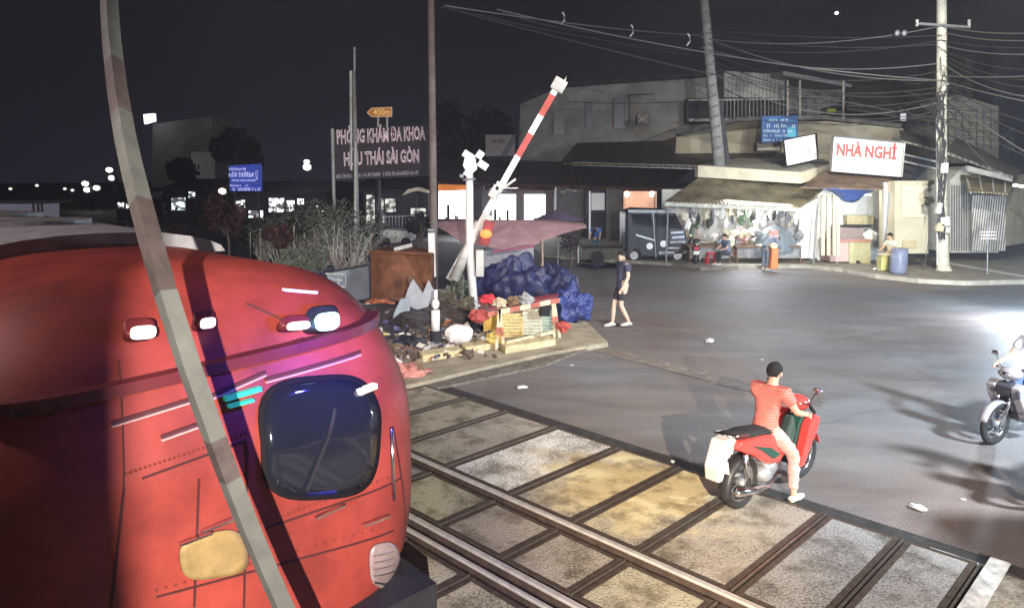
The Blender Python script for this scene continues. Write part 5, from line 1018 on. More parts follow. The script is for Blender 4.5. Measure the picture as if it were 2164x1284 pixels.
def crate(label, x0, y0, x1, y1, mt, d=.35, group='crates behind the trestle', Y=None):
    g0 = gp((x0+x1)/2, y1) if Y is None else Vector((0, Y, 0)); Y = g0.y; a, b = at(x0, y1, Y), at(x1, y0, Y); t = thing('crate', label, 'crate', ((a.x+b.x)/2, Y+d/2, a.z), 0, group)
    m = MB(); w_ = b.x-a.x; h_ = b.z-a.z; n = max(3, int(h_/.07))
    for i in range(n):
        z = a.z+h_*(i+.5)/n
        for yy in (Y, Y+d): m.box(((a.x+b.x)/2, yy, z), (w_, .015, h_/n*.86))
        for xx in (a.x, b.x): m.box((xx, Y+d/2, z), (.015, d, h_/n*.86))
    o = m.build('slats', mt, t); m = MB()
    for xx in (a.x, b.x):
        for yy in (Y-.005, Y+d+.005): m.box((xx, yy, a.z+h_/2), (.04, .04, h_))
    m.box(((a.x+b.x)/2, Y+d/2, a.z+.02), (w_*.98, d*.98, .02)); m.build('corner_posts', mt, t); return t
crate('bright yellow crate at the left end behind the trestle', 1024, 664, 1060, 708, plas_y); crate('yellow crate in the middle behind the trestle, worn pale', 1062, 668, 1104, 722, M('pale_yellow_plastic', (.62, .48, .20), .5, var=.35, scale=12))
crate('whitish crate right of the middle behind the trestle', 1106, 658, 1144, 716, M('dirty_cream_plastic', (.52, .50, .38), .5, var=.35, scale=12)); crate('greenish grey crate at the right end behind the trestle', 1146, 660, 1172, 708, M('greenish_plastic', (.32, .38, .30), .5, var=.3))
o = MB().prism([at(1030, 655, Yt1+.25), at(1175, 630, Yt2+.25), at(1180, 622, Yt2+.7), at(1035, 645, Yt1+.7)], (0, 0, .03)).build('table_top', M('maroon_cloth', (.20, .035, .05), .7, var=.3)); tag(o, 'maroon covered plank table top lying over the crates', 'table')
o = crumple(at(1032, 632, Yt1+.6), (.16, .12, .10), 97, j=.45).build('red_bag', plas_r); tag(o, 'bright red bag on the left end of the maroon table', 'bag')
for i_, (x_, y_, s_, mt_, lb_2) in enumerate([(1055, 640, .13, 'cream', 'cream bag next to the red bag on the maroon table'), (1085, 636, .12, 'brown', 'brown bundle in the middle of the maroon table'), (1112, 632, .14, 'grey', 'grey bundle right of the brown one on the maroon table'), (1045, 712, .14, 'yel', 'yellow plastic bag at the foot of the left trestle leg'), (1012, 668, .16, 'red2', 'dark red cloth between crossing post and crates'), (1190, 690, .12, 'red2b', 'red scrap at the right foot of the trestle')]):
    col_ = {'cream': (.5, .42, .28), 'brown': (.2, .12, .07), 'grey': (.3, .3, .3), 'yel': (.6, .45, .12), 'red2': (.35, .06, .05), 'red2b': (.4, .07, .05)}[mt_]
    o = crumple(at(x_, y_, Yt1+(.55 if y_ < 650 else .1)), (s_*1.2, s_, s_*.8), 400+i_, j=.6).build('bundle', M('bundle_'+mt_, col_, .8, var=.3)); tag(o, lb_2, 'bundle')
o = MB().box(at(1152, 655, Yt2-.0), (.22, .18, .25)).build('black_bucket', black, bevel=.03); tag(o, 'small black container on the right crate', 'container')

# ================================================================= THE DARK TRUCK
gt = gp(1400, 556); Y0 = gt.y; kk = Y0/FPX
t = thing('truck', 'dark blue black light truck parked facing right in front of the stalls', 'truck', (gt.x, Y0, 0))
tb = M('truck_dark_blue', (.010, .011, .019), .5, var=.2); zf = lambda y: at(1400, y, Y0).z
def X(x): return at(x, 500, Y0).x
prof = [(1322, 545), (1322, 448), (1345, 441), (1425, 444), (1440, 474), (1452, 498), (1456, 540), (1448, 548)]
P_ = [at(x, y, Y0) for x, y in prof]; MB().prism(P_, (0, 1.75, 0)).build('cab', tb, t, bevel=.12)
MB().prism([at(x, y, Y0-.02) for x, y in ((1334, 452), (1374, 452), (1380, 480), (1340, 482))], (0, .03, 0)).build('side_window', glassd, t); MB().prism([at(x, y, Y0-.02) for x, y in ((1384, 453), (1424, 456), (1436, 482), (1388, 482))], (0, .03, 0)).build('windscreen', M('windscreen_glass', (.02, .022, .03), .08, var=.4, scale=4, spec=.9), t)
for a_, b_ in (((1344, 496), (1384, 508)), ((1418, 492), (1444, 490)), ((1420, 502), (1446, 500)), ((1416, 512), (1448, 511)), ((1412, 524), (1450, 524))): MB().beam(at(*a_, Y0-.05), at(*b_, Y0-.05), .04, .07).build('chrome_trim', chrome, t)
MB().prism([at(x, y, Y0-.03) for x, y in ((1416, 486), (1446, 484), (1452, 524), (1418, 528))], (0, .02, 0)).build('grille', M('grille_grey', (.05, .05, .06), .4, .5), t)
MB().beam(at(1328, 446, Y0-.04), at(1428, 447, Y0-.04), .08, .12).build('roof_edge', grey, t); MB().beam(at(1380, 450, Y0-.05), at(1386, 545, Y0-.05), .03, .04).build('door_seam', grey, t); MB().tube([at(1390, 474, Y0-.06), at(1430, 481, Y0-.06)], .015, 5).build('wiper', black, t)
for x, y in ((1373, 520), (1402, 515)):
    h_ = MB().ell(at(x, y, Y0-.06), (.14, .06, .14)).build('headlight', lit((.85, .87, .95), .9), t, smooth=True)
MB().box(at(1434, 533, Y0-.08), (.34, .02, .13)).build('number_plate', dirty_white, t); MB().beam(at(1392, 534, Y0-.06), at(1456, 532, Y0-.06), .06, .10).build('bumper', grey, t)
for x in (1340, 1432): MB().tube([at(x, 540, Y0-.03), at(x, 540, Y0+.22)], .32, 20).build('wheel', black, t, smooth=False); MB().tube([at(x, 540, Y0-.05), at(x, 540, Y0-.02)], .17, 16).build('hub_cap', grey, t)
MB().tube([at(1328, 470, Y0-.1), at(1324, 455, Y0-.2)], .02, 6).build('mirror_arm', black, t); MB().box(at(1324, 462, Y0-.22), (.10, .05, .25)).build('mirror', black, t)
slab('flatbed', rect(1230, 525, 1320, 548), Y0+.3, 1.5, M('dark_olive_flatbed', (.06, .055, .04), .7, var=.3), t); MB().beam(at(1222, 520, Y0+.2), at(1222, 560, Y0+.2), .06, .06).build('bed_post', grey, t)
MB().tube([at(1262, 545, Y0+.25), at(1262, 545, Y0+.5)], .30, 16).build('wheel', black, t)

# ================================================================= RIGHT SIDE BUILDINGS
t = thing('building', 'large pale grey two storey building with a white clad upper corner behind the leaning pole', 'building', base_of(1350, 300, 47))
w1 = slab('wall', [(1095, 345), (1530, 345), (1530, 158), (1180, 180), (1100, 215)], [54, 45, 45, 52, 54], 6, wallw, t)
def YW(x): return 54-(x-1095)/435*9-.08
for (x0, y0, x1, y1) in ((1170, 240, 1192, 285), (1238, 215, 1252, 270), (1298, 205, 1328, 272)):
    slab('window', rect(x0, y0, x1, y1), YW(x1)-.3, .1, M('dim_window', (.05, .055, .07), .3, var=.2), w1)
for a_, b_ in (((1330, 200), (1384, 199)), ((1384, 199), (1384, 262)), ((1330, 200), (1330, 262))): MB().beam(at(*a_, YW(1384)-.2), at(*b_, YW(1384)-.2), .06, .06).build('painted_frame', walld, w1)
slab('eaves_line', [(1100, 218), (1180, 184), (1530, 158), (1530, 150), (1180, 176), (1095, 210)], [53, 51, 44, 44, 51, 53], .6, walld, t)
slab('cladding', [(1530, 206), (1658, 208), (1658, 158), (1530, 150)], 42, 1, shutterw, t)
slab('balcony_back', [(1450, 258), (1660, 258), (1660, 208), (1450, 208)], 44.5, .3, walld, t)
for i in range(18): MB().beam(at(1520+i*8, 250, 41.8), at(1520+i*8, 208, 41.8), .05, .05).build('balcony_bar', dirty_white if i % 4 == 0 else grey, t)
MB().beam(at(1455, 212, 41.8), at(1660, 210, 41.8), .06, .08).build('balcony_rail', dirty_white, t); MB().beam(at(1455, 254, 41.8), at(1660, 254, 41.8), .2, .15).build('balcony_floor', wallw, t)
o = thing('air_conditioner', 'small pale air conditioner box on the big grey building wall', 'air conditioner', at(1358, 262, 46)); slab('ac_body', rect(1348, 242, 1368, 260), 46, .5, dirty_white, o, bevel=.02); MB().ring(at(1358, 251, 45.96), .2, .02, 'y').build('fan_grille', dark, o)
t = thing('building', 'open roofed upper terrace with a slanting roof right of the white clad corner', 'building', base_of(1730, 300, 41))
MB().prism([at(1655, 150, 40), at(1800, 178, 40), at(1800, 185, 40), at(1655, 160, 40)], (0, 5, .3)).build('roof', grey, t)
slab('back_wall', [(1662, 240), (1785, 245), (1785, 188), (1662, 172)], 44, .2, M('cluttered_wall', (.24, .24, .24), .8, var=.8, scale=2.5), t)
for x in (1664, 1690, 1782): MB().beam(at(x, 250, 40), at(x, 170, 40), .10, .10).build('post', dirty_white, t)
for y in (190, 204, 220, 234): MB().beam(at(1690, y, 40.2), at(1782, y+3, 40.2), .04, .04).build('cross_rail', grey, t)
o = MB().ell(at(1757, 234, 39.5), (.28, .2, .14)).build('potted_plant', M('yellow_green_leaves', (.3, .38, .05), .7, var=.4)); tag(o, 'yellow green plant on the terrace above the blue sign', 'plant')
t = thing('building', 'dark upper house with corrugated roof behind the right pole', 'building', base_of(1880, 250, 40)); slab('wall', [(1800, 300), (1990, 300), (1990, 215), (1800, 215)], 40, 4, walld, t)
MB().prism([at(1790, 232, 38.5), at(1985, 262, 36), at(2000, 190, 41), at(1800, 150, 43)], (0, 0, .1)).build('roof', ribbed_mat('olive_dark_roof', (.09, .085, .06), 8, .7), t)
slab('lit_spot', rect(1905, 240, 1915, 255), 36, .1, lit((.9, .9, 1), .8), t)
# cream band wall (first floor) and concrete ledge
t = thing('building', 'cream walled corner house behind the guest house sign with a concrete ledge', 'building', base_of(1650, 300, 36))
slab('wall', [(1425, 345), (1910, 345), (1910, 272), (1745, 256), (1560, 258), (1430, 290)], [38, 35, 35, 35, 35.5, 38], 3, wallc, t)
slab('upper_fascia', [(1440, 288), (1560, 256), (1745, 252), (1905, 270), (1905, 262), (1740, 244), (1555, 248), (1430, 282)], [37.8, 35.3, 34.8, 34.8, 34.8, 34.8, 35.3, 37.8], .5, concd, t)
slab('ledge', [(1475, 374), (1692, 388), (1692, 364), (1475, 350)], [31, 29.5, 29.5, 31], .5, M('cream_ledge', (.60, .56, .44), .8, var=.2, scale=2), t)
slab('ledge_return', [(1692, 388), (1760, 368), (1760, 345), (1692, 364)], [29.5, 31.5, 31.5, 29.5], .4, M('cream_ledge', (.60, .56, .44), .8), t)
MB().prism([at(1600, 300, 34.8), at(1648, 300, 34.8), at(1648, 318, 34.8), at(1600, 318, 34.8)], (0, .05, 0)).build('sill', dirty_white, t)
MB().prism([at(1475, 351, 31), at(1692, 365, 29.6), at(1760, 346, 31.6), at(1740, 338, 34), at(1560, 336, 34)], (0, 0, .04)).build('ledge_top', M('ledge_top_grey', (.3, .29, .25), .9, var=.4), t)
# blue sign, white box sign, guest house sign
t = thing('sign_board', 'blue notice board with pale lines of writing on the cream wall', 'sign', at(1648, 302, 33.5))
slab('board', [(1610, 302), (1686, 296), (1686, 244), (1610, 246)], 33.5, .1, M('blue_notice', (.03, .10, .30), .5, var=.4, scale=2, emit=(.05, .15, .5), es=.10), t)
for (x, y, w_, h_, n, s_) in ((1614, 256, 50, 5, 10, 31), (1613, 270, 66, 8, 9, 32), (1613, 280, 60, 6, 12, 33), (1613, 289, 56, 5, 12, 34), (1613, 298, 54, 4, 14, 35)):
    strokes('lettering', M('pale_blue_white_letters', (.5, .68, .85), .6, var=0), t, at(x, y, 33.45), (1, 0, 0), (0, 0, 1), w_*33.5/FPX, h_*33.5/FPX, n, s_, .2)
slab('cyan_panel', rect(1664, 268, 1682, 290), 33.44, .03, M('cyan_patch', (.10, .45, .65), .5, var=.1), t)
t = thing('sign_board', 'blank looking bright white box sign tilted beside the guest house sign', 'sign', at(1694, 350, 30))
slab('panel', [(1664, 350), (1727, 336), (1722, 284), (1658, 297)], [30, 31.2, 31.2, 30], .05, M('bright_white_sign', (.85, .84, .86), .5, var=.03, emit=(1, .98, 1), es=.35), t); slab('sign_box', [(1664, 350), (1730, 337), (1727, 281), (1658, 294)], [30.2, 31.4, 31.4, 30.2], .2, dark, t)
text('lettering', 'Em', M('faint_grey_letters', (.45, .45, .52), .6, var=0), t, at(1702, 326, 30.6), at(1722, 320, 31.1)-at(1702, 326, 30.7), (0, 0, 1), .36, .22)
t = thing('sign_board', 'white guest house sign reading NHÀ NGHỈ in red', 'sign', at(1830, 370, 27.8))
A, B, D_, E_ = at(1757, 362, 28.4), at(1903, 374, 27.6), at(1905, 302, 27.6), at(1759, 288, 28.4)
E_ = Vector((A.x, A.y, E_.z)); D_ = Vector((B.x, B.y, D_.z))
MB().prism([A, B, D_, E_], (0.05, .35, 0)).build('sign_box', M('white_sign_face', (.55, .54, .51), .5, var=.08), t)
MB().beam(E_+Vector((-.02, -.03, .02)), D_+Vector((.02, -.03, .02)), .06, .06).build('top_frame', dark, t); MB().beam(B+Vector((.02, -.03, 0)), D_+Vector((.02, -.03, 0)), .05, .05).build('side_frame', dirty_white, t)
xd = (B-A).normalized(); nb = Vector((xd.y, -xd.x, 0)).normalized()*.012; kk_ = 28/FPX; H_ = (E_-A).length; W_ = (B-A).length
text('lettering', 'NHÀ NGHỈ', M('red_sign_letters', (.55, .03, .03), .5, var=0), t, A+nb+xd*W_*.055+Vector((0, 0, H_*.46)), xd, (0, 0, 1), W_*.86, H_*.47, offset=.035)
lb_ = M('grey_green_letters', (.30, .42, .42), .5, var=0)
text('lettering', 'THÀNH LỘC', lb_, t, A+nb+xd*W_*.30+Vector((0, 0, H_*.27)), xd, (0, 0, 1), W_*.46, H_*.17)
for i, (u, v_, l_) in enumerate([(.05, .34, .18), (.03, .22, .22), (.03, .12, .2), (.30, .16, .28), (.33, .07, .2)]): strokes('small_lettering', lb_, t, A+nb+xd*W_*u+Vector((0, 0, H_*v_)), xd, (0, 0, 1), W_*l_, H_*.05, 12, 70+i, .2)
# awnings
def awning(label, p4, mt, posts=(), name='awning', th=.04, fringe=None):
    t = thing(name, label, 'awning', ((at(*p4[0]).x+at(*p4[1]).x)/2, p4[0][2], 0)); MB().prism([at(*p) for p in p4], (0, 0, th)).build('sheet', mt, t)
    for (x, y, Y, yb) in posts: p = at(x, y, Y); MB().tube([(p.x, Y, .12), p], .035, 8).build('post', grey, t)
    if fringe: MB().beam(at(*p4[0])-Vector((0, .02, .05)), at(*p4[1])-Vector((0, .02, .05)), .04, .14).build('edge_trim', fringe, t)
    return t
awning('wide khaki corrugated awning over the market goods', [(1405, 428, 28.6), (1690, 441, 27.6), (1745, 398, 30.2), (1480, 375, 31.2)], khaki, ((1412, 430, 28.6, 0), (1728, 430, 28.6, 0)), fringe=M('pale_fringe', (.5, .5, .46), .7, var=.5, scale=10))
awning('brown corrugated awning under the guest house sign', [(1692, 398, 27.6), (1862, 402, 27.0), (1890, 372, 28.4), (1740, 362, 29.2)], ribbed_mat('brown_awning_sheet', (.27, .19, .14), 12, .6), ((1880, 404, 27.2, 0),))
m = MB(); K = 10; g_ = []
for i in range(K+1):
    for j in range(7):
        x = 1735+(1848-1735)*i/K; sag = 34*max(0, 1-abs(i/K-.55)*2.1)*(j/6); p = at(x, 398+sag+2*math.sin(i*2.1+j), 27.3+j*.12); g_.append(p)
m.add(g_, [(i*7+j, (i+1)*7+j, (i+1)*7+j+1, i*7+j+1) for i in range(K) for j in range(6)])
o = m.build('tarpaulin', M('bright_blue_tarpaulin', (.08, .16, .50), .5, var=.3, scale=5, bump=.4), smooth=True); tag(o, 'bright blue tarpaulin sagging under the brown awning', 'tarpaulin'); sm = o.modifiers.new('s', 'SOLIDIFY'); sm.thickness = .01
# stall interior walls with lamps
t = thing('market_stall', 'brightly lit white walled stall interior below the khaki awning', 'stall', base_of(1580, 520, 31.5))
slab('back_wall', rect(1400, 400, 1730, 560), 31.8, .2, M('white_stall_wall', (.62, .63, .62), .8, var=.35, scale=1.5), t); slab('side_wall', [(1690, 545), (1728, 545), (1728, 418), (1690, 440)], [29.4, 29.2, 29.2, 29.4], .1, M('bright_white_board', (.8, .8, .8), .7, var=.05), t)
for x, y in ((1560, 452), (1640, 449), (1706, 452)): MB().beam(at(x-16, y, 30.3), at(x+16, y, 30.3), .05, .05).build('tube_lamp', lit((1, 1, 1), 14), t)
t = thing('market_stall', 'lit snack stall interior under the brown awning with cream posts', 'stall', base_of(1800, 520, 29))
slab('back_wall', rect(1728, 396, 1876, 560), 30, .2, M('white_stall_wall2', (.66, .70, .70), .8, var=.15), t)
for x in (1736, 1748, 1760, 1768): slab('cream_board', rect(x, 412, x+7, 540), 28.3, .08, M('cream_board', (.62, .57, .42), .7, var=.15), t)
MB().beam(at(1775, 412, 28.6), at(1840, 412, 28.6), .05, .05).build('tube_lamp', lit((1, 1, 1), 12), t); slab('side_post', rect(1868, 385, 1875, 545), 27.2, .15, M('white_post_paint', (.6, .6, .58), .6, var=.1), t)
t = thing('doorway', 'tall dark door gap with small notices right of the snack stall', 'door', base_of(1882, 500, 28)); slab('door_panel', rect(1875, 378, 1891, 520), 28, .1, M('brown_black_door', (.045, .035, .028), .7), t); slab('notice', rect(1876, 442, 1889, 456), 27.95, .04, white, t); slab('notice', rect(1880, 420, 1885, 430), 27.95, .04, grey, t)
t = thing('kiosk', 'plain beige metal kiosk beside the right concrete pole', 'kiosk', base_of(1928, 535, 27.4))
slab('kiosk_body', rect(1891, 382, 1962, 536), 27.4, 1.2, M('beige_sheet', (.47, .44, .33), .6, var=.15, scale=1.5), t, bevel=.02); slab('door_leaf', rect(1906, 390, 1957, 460), 27.36, .05, M('beige_panel_light', (.53, .50, .40), .6, var=.1), t, bevel=.01); slab('lower_hatch', rect(1908, 508, 1938, 524), 27.36, .05, M('beige_hatch', (.42, .36, .22), .6, var=.1), t)
t = thing('building', 'dark roofed gap house between the guest house sign and the right pole', 'building', base_of(1945, 400, 32)); slab('wall', rect(1905, 330, 1985, 540), 32, 2, walld, t); MB().prism([at(1905, 300, 30.5), at(1988, 322, 30.0), at(1988, 300, 33), at(1900, 278, 33)], (0, 0, .08)).build('roof', ribbed_mat('pale_grey_roof', (.24, .24, .22), 10, .6), t)
for y in (325, 340): MB().beam(at(1905, y, 30.8), at(1985, y+18, 30.4), .04, .07).build('batten', grey, t)
# right building
t = thing('building', 'pale shuttered house with a striped sheet awning at the right edge', 'building', base_of(2090, 530, 29.5))
slab('wall', [(2008, 534), (2110, 534), (2110, 372), (2035, 352), (2008, 380)], 29.5, 3, M('pale_shutter_wall', (.45, .45, .42), .8, var=.2), t)
slab('shutter', rect(2055, 412, 2125, 530), 29.2, .1, shutter, t); slab('side_wall', [(2125, 520), (2240, 500), (2240, 360), (2125, 372)], [29.2, 33, 33, 29.2], .3, wallc, t)
for i in range(9): x = 2012+i*5.2; slab('rib', rect(x, 392, x+1.2, 530), 29.42, .06, grey, t)
MB().prism([at(2045, 406, 27.6), at(2130, 412, 27.4), at(2150, 378, 29.2), at(2030, 372, 29.4)], (0, 0, .05)).build('awning', khaki, t)
for i in range(4): MB().beam(at(2052+i*24, 408, 27.5), at(2040+i*28, 374, 29.2)+Vector((0, 0, .08)), .05, .05).build('awning_rib', dirty_white, t)
MB().prism([at(1998, 325, 28.5), at(2140, 378, 27.8), at(2160, 365, 30), at(2020, 295, 31)], (0, 0, .1)).build('roof', ribbed_mat('grey_sloping_roof', (.20, .20, .18), 10, .6), t)
slab('fascia', [(2045, 362), (2140, 384), (2140, 374), (2045, 350)], 27.9, .15, wallw, t)
t = thing('building', 'grey upper house with mesh balcony behind the tangled cables at right', 'building', base_of(2060, 280, 36)); slab('wall', [(1995, 345), (2110, 345), (2110, 225), (2020, 200), (1995, 210)], 36, 4, M('grey_green_wall', (.24, .24, .215), .85, var=.4, scale=1.5), t)
for i in range(6): MB().beam(at(2000, 232+i*15, 35.8), at(2098, 245+i*15, 35.8), .04, .05).build('mesh_rail', M('pale_rail', (.4, .4, .36), .6), t)
for i in range(7): MB().beam(at(2005+i*15, 230, 35.75), at(2005+i*15, 320, 35.75), .04, .04).build('mesh_bar', grey, t)
t = thing('building', 'tall dark blue grey tower block in the top right corner', 'building', base_of(2130, 200, 44)); slab('wall', [(2100, 400), (2300, 400), (2300, 120), (2100, 95)], 44, 8, M('night_blue_wall', (.06, .065, .09), .85, var=.4, scale=.8), t); slab('rooftop_room', [(2042, 230), (2116, 240), (2116, 138), (2042, 122)], 46, 4, M('dim_room', (.11, .11, .12), .85, var=.2), t)
slab('window', rect(2120, 270, 2145, 320), 43.9, .1, M('dim_window2', (.12, .14, .18), .4, var=.8, scale=6), t)
o = MB().beam(at(2142, 391, 27), at(2180, 397, 27), .06, .08).build('tube_lamp', lit((.95, .98, 1), 10)); tag(o, 'bright tube lamp at the right edge above the striped awning', 'lamp')
# right concrete pole and fixings
g0 = gp(1993, 578); cp = M('pale_concrete_pole', (.52, .50, .42), .8, var=.35, scale=4, bump=.3)
t = thing('utility_pole', 'pale concrete utility pole wrapped in cables at the right with a flared foot', 'pole', g0)
MB().tube([g0, g0+Vector((0, 0, .15)), at(1993, 560, g0.y), at(1990, 420, g0.y), at(1990, 5, g0.y), at(1990, -40, g0.y)], [.34, .28, .21, .18, .16, .15], 14).build('pole_shaft', cp, t, smooth=True)
for i, (x, y, w_, h_) in enumerate([(1995, 355, .24, .36), (1983, 440, .20, .40), (1996, 468, .30, .34), (1986, 480, .26, .3), (2001, 486, .18, .22)]): MB().box(at(x, y, g0.y-.25), (w_, .16, h_), (0, R((-4, 6, -9, 12, 3)[i]), 0)).build('meter_box', (white, dirty_white, white, stm, dirty_white)[i], t, bevel=.02)
m = MB()
for i in range(10):
    rd = random.Random(i); pp = [at(1988+rd.uniform(-8, 12), 200+j*34, g0.y-.22-rd.random()*.1) for j in range(10)]; m.tube(pp, .015, 5)
m.build('cable_wrap', walld, t); MB().tube([at(1981, 560, g0.y-.15), at(1980, 250, g0.y-.15)], .035, 8).build('conduit', dirty_white, t)
MB().beam(at(1935, 50, g0.y-.2), at(2050, 58, g0.y-.2), .08, .08).build('crossarm', grey, t)
for x in (1938, 2048): MB().tube([at(x, 56, g0.y-.2), at(x, 42, g0.y-.2)], .05, 8).build('insulator', dirty_white, t)
MB().tube([at(1996, 170, g0.y), at(2000, 180, g0.y-.2)], .08, 8).build('junction', dirty_white, t)
m = MB(); rd = random.Random(5)
for i in range(60):
    a_ = at(rd.gauss(1993, 14), rd.gauss(205, 35), g0.y+rd.uniform(-.5, .3)); b_ = a_+Vector((rd.gauss(0, .5), rd.gauss(0, .2), rd.gauss(0, .35))); m.tube([a_, (a_+b_)/2+Vector((0, 0, -.15)), b_], .014, 4)
m.build('cable_tangle', M('cable_black', (.02, .02, .02), .7, var=0), t)
tree_px('dark climbing plant hanging between the beige kiosk and the right pole', 1972, 370, 12, 26.6, leafm, sq=3.2, n=500, seed=21, name='climbing_plant', cat='plant', leaf=.05)
g0 = gp(2086, 588); t = thing('folding_rack', 'thin metal rack with three rungs standing before the shuttered house', 'rack', g0)
MB().tube([g0, at(2088, 480, g0.y)], .02, 6).build('rack_post', grey, t)
for y in (490, 497, 504, 516): MB().beam(at(2072, y, g0.y), at(2106, y, g0.y), .03, .03).build('rung', white if y < 510 else grey, t)
g0 = gp(2124, 522); o = MB().tube([g0+Vector((0, 0, .13)), g0+Vector((0, 0, .5))], [.13, .18], 14).build('bucket', white, smooth=True); tag(o, 'small white bucket by the shuttered house', 'bucket')

# ================================================================= STALL GOODS AND PEOPLE
Zp = .13
def gpv(x, y): return gp(x, y, Zp)
Yc = gpv(1798, 556).y; kc = Yc/FPX
t = thing('food_cart', 'food cart with pink and olive panels and a dark hood', 'cart', (at(1798, 550, Yc).x, Yc, Zp))
slab('panel', rect(1754, 509, 1794, 553), Yc, .8, M('pink_panel', (.55, .38, .36), .7, var=.15), t, bevel=.01); slab('panel', rect(1795, 511, 1840, 556), Yc, .8, M('olive_cream_panel', (.45, .44, .27), .7, var=.15), t, bevel=.01)
MB().prism([at(1760, 509, Yc), at(1835, 511, Yc), at(1828, 482, Yc+.2), at(1768, 480, Yc+.2)], (0, .6, 0)).build('hood', M('mauve_hood', (.20, .16, .16), .5, var=.2), t, bevel=.03)
slab('counter_top', rect(1752, 506, 1842, 511), Yc-.05, .9, M('counter_red_edge', (.40, .20, .16), .5, var=.2), t); slab('upper_shelf', rect(1790, 455, 1846, 474), Yc+.7, .3, M('olive_tan_board', (.36, .33, .2), .7, var=.2), t); slab('awning_edge', rect(1766, 476, 1842, 480), Yc+.3, .4, dark, t)
for x in (1770, 1818, 1836): MB().beam(at(x, 553, Yc+.1), (at(x, 553, Yc).x, Yc+.1, Zp), .05, .05).build('leg', dirty_white, t)
MB().tube([at(1812, 556, Yc-.03), at(1812, 556, Yc+.04)], .12, 14).build('cart_wheel', black, t); o = crumple(at(1838, 498, Yc+.1), (.28, .2, .22), 131, j=.5).build('white_bag', white); tag(o, 'big white plastic bag on the right end of the food cart', 'bag')
g0 = gpv(1897, 578); t = thing('barrel', 'blue grey plastic barrel at the kerb beside the seated vendor', 'barrel', g0)
hb = zat(1895, 526, g0); MB().tube([g0, g0+Vector((0, 0, .1)), g0+Vector((0, 0, hb*.5)), g0+Vector((0, 0, hb*.9)), Vector((g0.x, g0.y, hb))], [.25, .28, .29, .27, .24], 18).build('drum', M('slate_blue_plastic', (.16, .18, .27), .4, var=.2), t, smooth=True); MB().ring((g0.x, g0.y, hb), .24, .02, 'z').build('rim', dark, t)
g0 = gpv(1868, 572); t = thing('bin', 'yellow olive square bin left of the blue grey barrel', 'bin', g0); MB().box((g0.x, g0.y, Zp+.28), (.40, .35, .52)).build('bin_body', M('olive_yellow', (.50, .48, .18), .6, var=.2), t, bevel=.03)
MB().box((g0.x, g0.y, Zp+.56), (.43, .38, .04)).build('lid', M('olive_yellow_lid', (.42, .40, .16), .6), t, bevel=.01)
creamc = M('cream_cotton', (.62, .58, .47), .8, var=.1); pinkc = M('pale_pink_cotton', (.62, .42, .40), .8, var=.1); bluec = M('bright_blue_cotton', (.07, .18, .55), .7, var=.2); slate = M('slate_blue_cotton', (.16, .20, .27), .8, var=.15); greenc = M('grey_green_cotton', (.14, .17, .12), .8, var=.2)
sit = dict(pelvis=(0, 0, .48), chest=(.06, 0, .80), neck=(.10, 0, .98), head=(.15, 0, 1.12), shl=(.06, .18, .93), shr=(.06, -.18, .93), ell=(.20, .24, .70), elr=(.20, -.24, .70), hal=(.40, .16, .62), har=(.40, -.16, .62), hil=(0, .09, .47), hir=(0, -.09, .47), knl=(.42, .12, .48), knr=(.42, -.12, .48), anl=(.40, .12, .09), anr=(.40, -.12, .09))
person('vendor in cream clothes sitting at the right end of the food cart', gpv(1882, 570), R(195), sit, creamc, creamc, scale=1.12, fing=False)
person('vendor in a pale pink shirt standing behind the food cart', Vector((at(1786, 500, Yc+1.3).x, Yc+1.3, Zp)), R(280), {}, pinkc, navy2, scale=1.08, fing=False, skinm=M('pale_skin', (.62, .44, .32), .6))
bend = dict(pelvis=(0, 0, .90), chest=(.26, 0, 1.14), neck=(.38, 0, 1.20), head=(.50, 0, 1.18), shl=(.28, .18, 1.18), shr=(.28, -.18, 1.18), ell=(.40, .22, .95), elr=(.40, -.22, .95), hal=(.55, .20, .75), har=(.55, -.20, .75))
person('person in slate blue clothes bending over the yellow crates', gp(1616, 572), R(25), bend, slate, slate, scale=1.05, sleeves='long', fing=False)
person('person in a bright blue shirt bending at the doorway behind the truck bed', (at(1262, 520, 33).x, 33, .0), R(250), bend, bluec, M('teal_trousers', (.05, .12, .16), .8), scale=1.05, fing=False)
t = bike('dark small motorbike parked between the truck and the stall goods', gp(1478, 566)+Vector((0, .6, 0)), R(75), bb, M('worn_grey_trim', (.35, .35, .33), .5), lightm=chrome)
person('person in a grey green top standing beside the dark parked motorbike', gp(1470, 556)+Vector((0, .8, .13)), R(260), {}, greenc, navy2, scale=1.0, fing=False)
person('seated shopper in dark blue by the red stool', gpv(1535, 560), R(200), sit, M('mid_blue_cotton', (.10, .15, .24), .8), navy2, fing=False)
g0 = gpv(1502, 558); t = thing('stool', 'small red plastic stool left of the yellow crates', 'stool', g0); MB().box((g0.x, g0.y, Zp+.45), (.34, .34, .04)).build('seat', plas_r, t, bevel=.01)
for i, j in ((-1, -1), (1, -1), (1, 1), (-1, 1)): MB().beam((g0.x+i*.18, g0.y+j*.18, Zp), (g0.x+i*.13, g0.y+j*.13, Zp+.43), .045, .045).build('leg', plas_r, t)
for i, (x0, y0, x1, y1, mt, lb) in enumerate([(1556, 520, 1578, 548, plas_o, 'orange tan crate of fruit, leftmost before the goods'), (1582, 522, 1604, 552, M('amber_plastic', (.62, .38, .12), .5, var=.3), 'amber crate next to the leftmost one'), (1644, 526, 1664, 552, plas_y, 'yellow crate right of the orange bin'), (1666, 528, 1682, 552, M('pale_gold_plastic', (.66, .52, .2), .5, var=.3), 'pale gold crate, rightmost of the row')]): crate(lb, x0, y0, x1, y1, mt, group='crates at the market stall')
